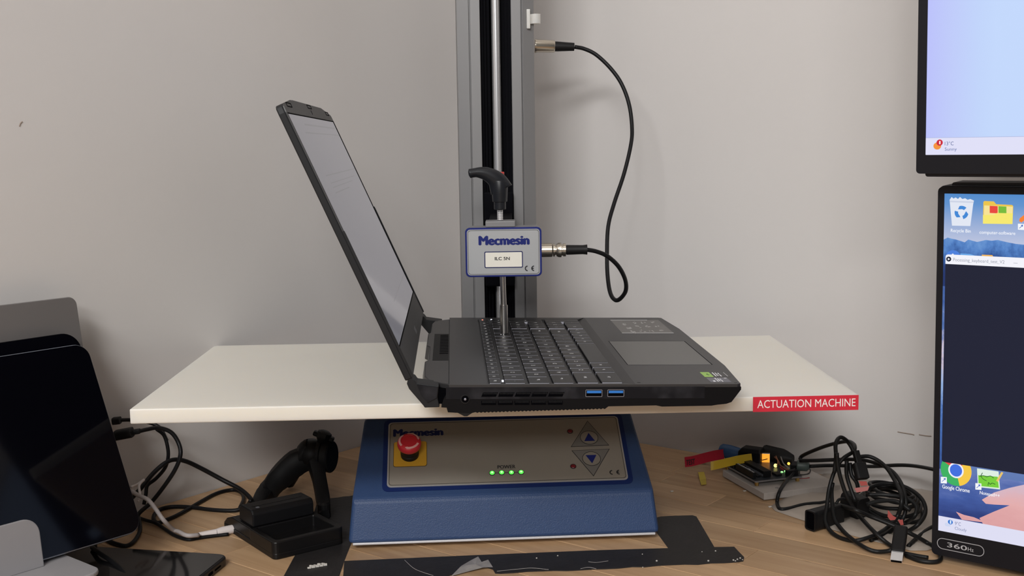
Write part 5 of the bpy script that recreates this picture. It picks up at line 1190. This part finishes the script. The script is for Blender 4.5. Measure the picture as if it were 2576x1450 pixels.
M_orl = mat('glowing_orange', (0.4, 0.12, 0.01), 0.3, emit=(1.0, 0.36, 0.03), es=1.1); M_yl = mat('glowing_yellow', (0.6, 0.5, 0.2), 0.3, emit=(1.0, 0.86, 0.25), es=1.5); M_gl = mat('glowing_green', (0.2, 0.6, 0.2), 0.3, emit=(0.35, 1.0, 0.30), es=1.5); M_orl2 = mat('glowing_amber', (0.6, 0.3, 0.05), 0.3, emit=(1.0, 0.55, 0.08), es=1.6)
def lamp(px_, py_, Y, r, m, nm='indicator_light'):
    p = at_y(px_, py_, Y); 
    b = MB(); b.sphere(p, r, 10); o = build(nm, b, m, pcb, sm=True)
    b = MB(); b.tube([p - Vector((0, 0, r * 0.7)), Vector((p.x, p.y, DZ + z2))], 0.0004, 6, sm=False); build('lead', b, M_brass, pcb); return o
YB = PB.w(PL_ * 0.5, PW_ * 0.5).y
sock = at_y(1924, 1154, YB + 0.028)
SKF = F(sock, (1, -0.25, 0), ez=(-0.24, -0.97, 0))
if SKF.y.z < 0: SKF = F(SKF.o, -SKF.x, ez=SKF.z)
b = MB(); b.box(SKF, -0.0058, 0.0058, -0.0053, 0.0058, -0.013, -0.0002); sk = build('usb_socket', b, M_nickel, pcb, bevel=0.0004, label='metal socket lit orange inside')
b = MB(); b.box(SKF, -0.0052, 0.0052, -0.0046, 0.0050, -0.001, 0.0002); build('lit_opening', b, M_orl, sk)
b = MB(); b.prism(SKF, [(-0.0030, -0.0026), (0.0030, -0.0008), (0.0030, 0.0002), (-0.0030, -0.0016)], 0.0001, 0.0005); build('contact_tongue', b, mat('brown_tongue', (0.10, 0.035, 0.01), 0.5), sk)
b = MB(); b.box(SKF, -0.0053, 0.0053, -0.0100, -0.0055, -0.012, -0.002); build('socket_foot', b, M_black, sk)
lamp(1951, 1172, YB + 0.006, 0.0021, M_yl); lamp(1967, 1190, YB - 0.012, 0.0017, M_gl); lamp(1974.5, 1186, YB - 0.010, 0.0009, M_gl); o_ = lamp(1984, 1167, YB + 0.010, 0.0016, M_orl2)
jk_ = at_y(1960, 1149, YB + 0.035)
b = MB(); b.lathe(F(jk_, (0, 0, 1), ez=(0.85, -0.52, -0.1)), [(0.0085, -0.018), (0.0100, -0.015), (0.0100, 0.004), (0.0085, 0.009), (0.0055, 0.016)], 10); build('barrel_jack', b, M_rubber, pcb, sm='auto')
p_ = Vector((jk_.x, jk_.y, 0)); b = MB(); b.box(F(Vector((jk_.x, jk_.y, DZ)), (0.85, -0.52, 0), ez=(0, 0, 1)), -0.012, 0.004, -0.006, 0.006, z2 - 0.003, jk_.z - DZ - 0.006); build('jack_body', b, M_black, pcb)
cnp = at_y(1999, 1180, YB - 0.004)
CN = F(cnp, (0.9, -0.42, 0), ez=(0, 0, 1))
b = MB(); b.box(CN, -0.0035, 0.0045, -0.008, 0.008, -0.0075, 0.0065); build('connector', b, M_black, pcb, bevel=0.0008)
M_gplug = mat('grey_green_plug', (0.060, 0.085, 0.078), 0.45)
# thin hook up wires on the board
for col, pts in (((0.30, 0.012, 0.02), [(1962, 1176, YB), (1975, 1187, YB - 0.005), (1990, 1199, YB - 0.012), (2008, 1205, YB - 0.016), (2024, 1205, YB - 0.016), (2036, 1203, YB - 0.014)]),
                 ((0.16, 0.05, 0.03), [(1948, 1150, YB + 0.01), (1958, 1160, YB + 0.006), (1964, 1172, YB), (1976, 1180, YB - 0.004), (1990, 1188, YB - 0.006)]),
                 ((0.25, 0.09, 0.03), [(1952, 1148, YB + 0.012), (1957, 1162, YB + 0.004), (1955, 1174, YB)]), ((0.22, 0.20, 0.19), [(1964, 1150, YB + 0.01), (1972, 1168, YB), (1990, 1182, YB - 0.005), (2002, 1190, YB - 0.006)]),
                 ((0.03, 0.025, 0.025), [(2000, 1188, YB - 0.006), (2016, 1195, YB - 0.004), (2034, 1192, YB + 0.0), (2038, 1182, YB + 0.008), (2026, 1172, YB + 0.012)])):
    b = MB(); b.tube([at_y(*p) for p in pts], 0.0007, 6, k=5); build('hookup_wire', b, mat('wire_%d' % int(col[0] * 1000), col, 0.45), pcb, sm=True)

# label flags and scraps
def ribbon(name, label, cat, pts, hgt, m, thick=0.0004):
    """pts: (px, py of lower edge, Y); upright strip"""
    P = smooth([at_y(*p) for p in pts], 5); c = P[0]
    b = MB(); N = len(P); loops = []
    for i, p in enumerate(P):
        t = P[min(i + 1, N - 1)] - P[max(i - 1, 0)]; t.z = 0; t.normalize(); nn = Vector((-t.y, t.x, 0))
        upv = Vector((0, 0, 1)) + nn * 0.15
        loops.append([p, p + nn * thick, p + nn * thick + upv * hgt, p + upv * hgt])
    b.loft(loops); h = build(name, b, m, origin=Vector((c.x, c.y, c.z))); return tag(h, label, cat), P
M_rtape = mat('red_flag_tape', (0.42, 0.012, 0.035), 0.42); M_ytape = mat('yellow_flag_tape', (0.50, 0.33, 0.015), 0.45)
rf, RP = ribbon('label_flag', 'red tape flag with black lettering sticking out beside the blue plug', 'label flag', [(1724, 1176, 1.262), (1745, 1173, 1.266), (1775, 1165, 1.272), (1800, 1159, 1.277), (1822, 1156, 1.28)], 0.0112, M_rtape)
e1 = (RP[6] - RP[0]).normalized(); RFr = F(RP[0] + Vector((0, 0, 0.0056)), e1, ez=e1.cross(Vector((0, 0, 1))))
b = MB(); put_text(b, 'TEST', RFr, 0.0062, -0.0004, 0.0112, 0.0062, 0.0009, 0.03); build('lettering', b, M_ink, rf)
yf, YP = ribbon('label_flag', 'yellow tape flag standing out over the left end of the circuit board', 'label flag', [(1788, 1184, 1.222), (1800, 1182, 1.222), (1830, 1175, 1.226), (1860, 1168, 1.232), (1885, 1164, 1.238), (1893, 1163, 1.242)], 0.0092, M_ytape)
bp_ = at_y(1836, 1138, 1.285)
M_bplug = mat('blue_sleeve', (0.02, 0.075, 0.19), 0.45)
bfr = F(bp_, (0, 0, 1), ez=(0.85, -0.52, -0.22))
blu = thing('blue_plug', 'blue wrapped plug with black neck behind the yellow flag', 'plug', bfr)
b = MB(); b.lathe(bfr, [(0.0055, -0.012), (0.0078, -0.009), (0.0084, 0.0), (0.0076, 0.010), (0.0064, 0.018)], 10); build('sleeve', b, M_bplug, blu, sm='auto', label='blue sleeve')
b = MB(); b.lathe(bfr, [(0.0056, 0.0175), (0.0056, 0.030)], 12); build('neck', b, M_black, blu, sm='auto')
b = MB(); b.tube([bfr.w(0, 0, -0.011), bfr.w(-0.012, 0, -0.022), Vector((bp_.x - 0.03, bp_.y + 0.028, DZ + 0.002))], 0.0018, 8); build('cord', b, M_black, blu, sm=True)
bf2 = F(at_y(1890, 1142, 1.262), (0.85, -0.53, 0), ez=(0, 0, 1))
bb_ = thing('power_module', 'black moulded power module standing behind the circuit board', 'plug', F(Vector((bf2.o.x, bf2.o.y, DZ)), bf2.x, ez=(0, 0, 1)))
zt_ = bf2.o.z
b = MB(); b.loft([[bf2.w(u, v, z) for u, v in ((-0.013, -0.008), (0.013, -0.008), (0.013, 0.009), (-0.013, 0.009))] for z in (DZ + 0.0003 - zt_, 0.003)] + [[bf2.w(u, v, 0.0075) for u, v in ((-0.009, -0.006), (0.012, -0.006), (0.012, 0.007), (-0.009, 0.007))]]); build('body', b, M_black, bb_, bevel=0.0012)
ys = [(1756, 1194), (1771, 1193), (1776, 1206), (1777, 1219), (1764, 1221), (1760, 1208)]
P = [at_z(x, y, DZ + 0.001) for x, y in ys]; c = sum(P, Vector()) / 6
b = MB(); b._add(P + [p + Vector((0, 0, 0.0005)) for p in P], [[0, 1, 2, 5], [5, 2, 3, 4], [6, 7, 8, 11], [11, 8, 9, 10]] + [[i, (i + 1) % 6, 6 + (i + 1) % 6, 6 + i] for i in range(6)])
for i in (1, 0): b.v[i].z += 0.002; b.v[6 + i].z += 0.002
tag(build('tape_scrap', b, mat('pale_yellow_tape', (0.55, 0.42, 0.05), 0.45), origin=Vector((c.x, c.y, DZ))), 'small curled yellow tape scrap lying alone on the bare desk', 'scrap')
for (x, y), lb in (((1690, 1238), 'pale crumb on the desk between the blue stand and the yellow scrap'), ((1873, 1237), 'pale crumb on the desk just in front of the grey board'), ((1937, 1277), 'tiny white crumb at the left tip of the plastic bag')):
    p = at_z(x, y, DZ); b = MB(); b.box(F(p, (1, 0.4, 0), ez=(0, 0, 1)), -0.0017, 0.0017, -0.0012, 0.001, 0.0001, 0.0012)
    tag(build('crumb', b, M_crumb, origin=p, bevel=0.0004), lb, 'crumb', 'pale crumbs on the desk')

# cable pile
GR = 'black cables in the pile on the right'
r = 0.0020
M_cb = mat('black_cable_sheath', (0.008, 0.0082, 0.0085), 0.42, spec=0.25)
# coil
cc_ = at_z(2250, 1300, DZ); rs = random.Random(4)
coil = thing('cable', 'black cable wound into a flat coil at the back of the pile', 'cable', F(cc_, (1, 0, 0), (0, 1, 0)), GR)
COILP = []; COILC = []
for kk in range(5):
    pts = []
    R1 = 0.026 - kk * 0.0022; R2 = 0.045 - kk * 0.003
    for i in range(14):
        a = 2 * math.pi * i / 14
        pts.append(cc_ + Vector((R1 * 1.05 * math.cos(a) + rs.uniform(-.001, .001), R2 * math.sin(a) + 0.012, 0.006 + kk * 0.0042 + 0.003 * math.sin(a + kk) + rs.uniform(0, .0015))))
    COILP.append(smooth(pts, 5, True))
pts = [(2180, 1232, 1.09), (2210, 1220, 1.10), (2250, 1218, 1.10), (2290, 1232, 1.09), (2320, 1258, 1.075), (2328, 1290, 1.06), (2310, 1320, 1.045), (2280, 1340)]
COILC.append(smooth(cord_pts(pts, r), 5))
pts = [(2182, 1245, 1.088), (2230, 1246, 1.085), (2280, 1254, 1.075), (2305, 1275, 1.065), (2300, 1300, 1.055), (2275, 1318)]
COILC.append(smooth(cord_pts(pts, r), 5))
pts = [(2180, 1270, 1.08), (2210, 1262, 1.075), (2255, 1262, 1.065), (2290, 1285, 1.055)]
COILC.append(smooth(cord_pts(pts, r), 5))
for P_ in COILP:
    b = MB(); b.tube(P_, r, 8, closed=True, sm=False); build('coil_turn', b, M_cb, coil, sm=True)
for P_ in COILC:
    b = MB(); b.tube(P_, r, 8, sm=False); build('cord', b, M_cb, coil, sm=True)
for P_ in COILP + COILC: REG.extend((q, r) for q in fine(P_))
ca = cable('black cable running straight from the grey green plug to behind the lower monitor', [[(2036, 1174, 1.20), (2075, 1172, 1.20), (2110, 1172, 1.20), (2150, 1173, 1.20), (2200, 1174, 1.19), (2260, 1171, 1.17), (2300, 1173, 1.15), (2345, 1181, 1.12), (2372, 1190, 1.10)]], r, M_cb, GR)
a, c2 = at_y(2006, 1171, 1.205), at_y(2036, 1174, 1.20); fr = F(a, (0, 0, 1), ez=(c2 - a))
b = MB(); b.lathe(fr, [(0.0055, 0), (0.0062, 0.001), (0.0056, (c2 - a).length * 0.8), (0.0034, (c2 - a).length)], 14); build('plug', b, M_gplug, ca, sm='auto', label='grey green plug')
cable('black cable rising from the board connector and dropping in a wide arc to the coil', [[(2012, 1160, 1.188), (2060, 1159, 1.175), (2110, 1157, 1.165), (2160, 1157, 1.145), (2200, 1165, 1.13), (2240, 1183, 1.115), (2266, 1215, 1.10), (2278, 1255, 1.085), (2277, 1290, 1.07), (2262, 1318, 1.06), (2225, 1347, 1.05), (2190, 1360)]], r, M_cb, GR)
cable('black cable looping up and left over the others before circling the pile', [[(2012, 1157, 1.22), (2018, 1148, 1.22), (2045, 1135, 1.20), (2080, 1122, 1.17), (2115, 1113, 1.14), (2137, 1112, 1.12), (2150, 1122, 1.10), (2146, 1137, 1.09), (2120, 1155, 1.085), (2100, 1185, 1.085), (2086, 1230, 1.08), (2080, 1275, 1.07), (2076, 1310, 1.06), (2090, 1338, 1.05), (2120, 1356, 1.045), (2155, 1361), (2200, 1348, 1.045), (2240, 1322, 1.055), (2262, 1290, 1.07), (2268, 1250, 1.08), (2252, 1212, 1.09), (2225, 1172, 1.11), (2190, 1150, 1.12), (2158, 1150, 1.12)]], r, M_cb, GR)
cable('tallest black cable loop standing up above the pile', [[(2099, 1190, 1.066), (2103, 1150, 1.068), (2102, 1120, 1.075), (2110, 1103, 1.082), (2122, 1103, 1.085), (2138, 1119, 1.09), (2152, 1148, 1.085), (2162, 1180, 1.08)],
                                                                  [(2105, 1140, 1.064), (2108, 1175, 1.063), (2118, 1215, 1.062), (2133, 1255, 1.060), (2155, 1290, 1.06), (2190, 1330, 1.045), (2225, 1362), (2262, 1388), (2300, 1398), (2335, 1404)]], r, M_cb, GR)
cable('black cable bowing out left across the bag and round the front of the pile', [[(2000, 1182, 1.205), (1990, 1198, 1.195), (1975, 1215, 1.17), (1960, 1240, 1.15), (1955, 1266), (1962, 1281), (1985, 1280), (2020, 1271), (2060, 1267), (2100, 1270), (2140, 1280, 1.04), (2190, 1300, 1.036), (2240, 1320, 1.03), (2290, 1343, 1.02), (2335, 1368), (2362, 1392), (2366, 1408), (2350, 1415), (2315, 1412), (2280, 1399)]], r, M_cb, GR)
cable('black cable strands hanging down the middle of the pile to the desk', [[(2130, 1160, 1.085), (2130, 1195, 1.08), (2140, 1230, 1.075), (2152, 1262, 1.07)], [(2138, 1165, 1.082), (2142, 1195, 1.078), (2155, 1215, 1.075), (2160, 1240, 1.075)], [(2095, 1215, 1.09), (2092, 1240, 1.085), (2098, 1300, 1.06), (2115, 1330, 1.05), (2145, 1358), (2190, 1385), (2230, 1388), (2262, 1376)]], r, M_cb, GR)
# plugs in the pile
def block_plug(label, a, c, w, h, parts=(), name='cable_plug'):
    d = c - a; fr = F(a, d.cross(Vector((0, 0, 1))), ez=d); L_ = d.length
    t = thing(name, label, 'plug', F(Vector((a.x, a.y, min(a.z, c.z))), (1, 0, 0), (0, 1, 0)), 'plugs in the cable pile')
    b = MB(); b.prism(fr, rr(-w / 2, w / 2, -h / 2, h / 2, min(w, h) * 0.25, 3), 0, L_); build('body', b, M_rubber, t, bevel=0.0006)
    return t, fr, L_
t, fr, L_ = block_plug('upright black plug body near the top of the cable pile', at_y(2160, 1166, 1.074), at_y(2170, 1206, 1.066), 0.0125, 0.008)
b = MB(); b.prism(fr, rr(-0.003, 0.003, -0.0026, 0.0026, 0.001, 2), -0.012, 0.0); build('strain_relief', b, M_rubber, t)
M_tagr = mat('faded_red_label', (0.42, 0.085, 0.075), 0.5); M_tagp = mat('pink_label', (0.45, 0.16, 0.15), 0.5)
def slip(label, quad, Y, m):
    P = [at_y(x, y, Y) for x, y in quad]; c = sum(P, Vector()) / len(P)
    n_ = (P[1] - P[0]).cross(P[3] - P[0]).normalized() * 0.0004
    b = MB(); k = len(P); b._add(P + [p + n_ for p in P], [list(range(k)), list(range(k, 2 * k))] + [[i, (i + 1) % k, k + (i + 1) % k, k + i] for i in range(k)])
    return tag(build('cable_label', b, m, origin=c), label, 'label', 'red labels on the cables')
slip('faded red label wrapped below the upright plug', [(2160, 1211), (2180, 1212), (2183, 1222), (2166, 1223)], 1.064, M_tagr)
slip('pale red label strip lying across the middle of the pile', [(2149, 1229), (2187, 1224), (2183, 1235), (2155, 1240)], 1.062, M_tagp)
slip('pointed red label above the black plug with metal end', [(2234, 1284), (2246, 1298), (2255, 1303), (2251, 1309), (2240, 1310), (2233, 1301)], 1.03, M_tagr)
slip('small red label on the neck of the plug with metal end', [(2259, 1310), (2271, 1308), (2273, 1321), (2266, 1322)], 1.02, M_tagr)
t, fr, L_ = block_plug('black wide plug at the left of the cable pile, mouth facing left', at_z(2044, 1309, DZ + 0.0105), at_z(2112, 1290, DZ + 0.0105), 0.0125, 0.0195)
b = MB(); b.ring(fr, rr(-0.0064, 0.0064, -0.0096, 0.0096, 0.0025, 3), rr(-0.0052, 0.0052, -0.0084, 0.0084, 0.002, 3), -0.0035, 0.0); build('mouth_rim', b, M_black, t)
b = MB(); b.prism(fr, rr(-0.005, 0.005, -0.0082, 0.0082, 0.002, 3), -0.0022, -0.0004); build('mouth', b, M_void, t)
b = MB(); b.prism(fr, rr(-0.0045, 0.0045, -0.006, 0.006, 0.002, 3), L_, L_ + 0.010); build('strain_relief', b, M_rubber, t)
t, fr, L_ = block_plug('dark square moulded plug in the middle of the cable pile', at_z(2128, 1262, DZ + 0.014), at_z(2172, 1282, DZ + 0.012), 0.017, 0.022)
uA = at_z(2258, 1392, DZ + 0.0055); uB = at_y(2267, 1330, 1.012)
t, fr, L_ = block_plug('black plug with bright metal end at the front of the cable pile', uA, uB, 0.0118, 0.0078)
b = MB(); b.box(fr, -0.0050, 0.0050, -0.0022, 0.0022, -0.0105, 0.0); sh_ = build('metal_shell', b, M_steel, t, label='bright metal shell')
b = MB(); b.box(fr, -0.0045, 0.0045, -0.0017, 0.0017, -0.0108, -0.0103); build('shell_mouth', b, M_void, sh_)
cable('black cable passing from the pile under the lower monitor', [[(2285, 1375), (2310, 1352), (2335, 1333), (2365, 1316)]], r, M_cb, GR)
cable('thin black cable coil end sticking out on the left inside the pile', [[(2104, 1268, 1.07), (2110, 1258, 1.072), (2122, 1256, 1.075), (2140, 1262, 1.075)]], 0.0014, M_cb, GR)
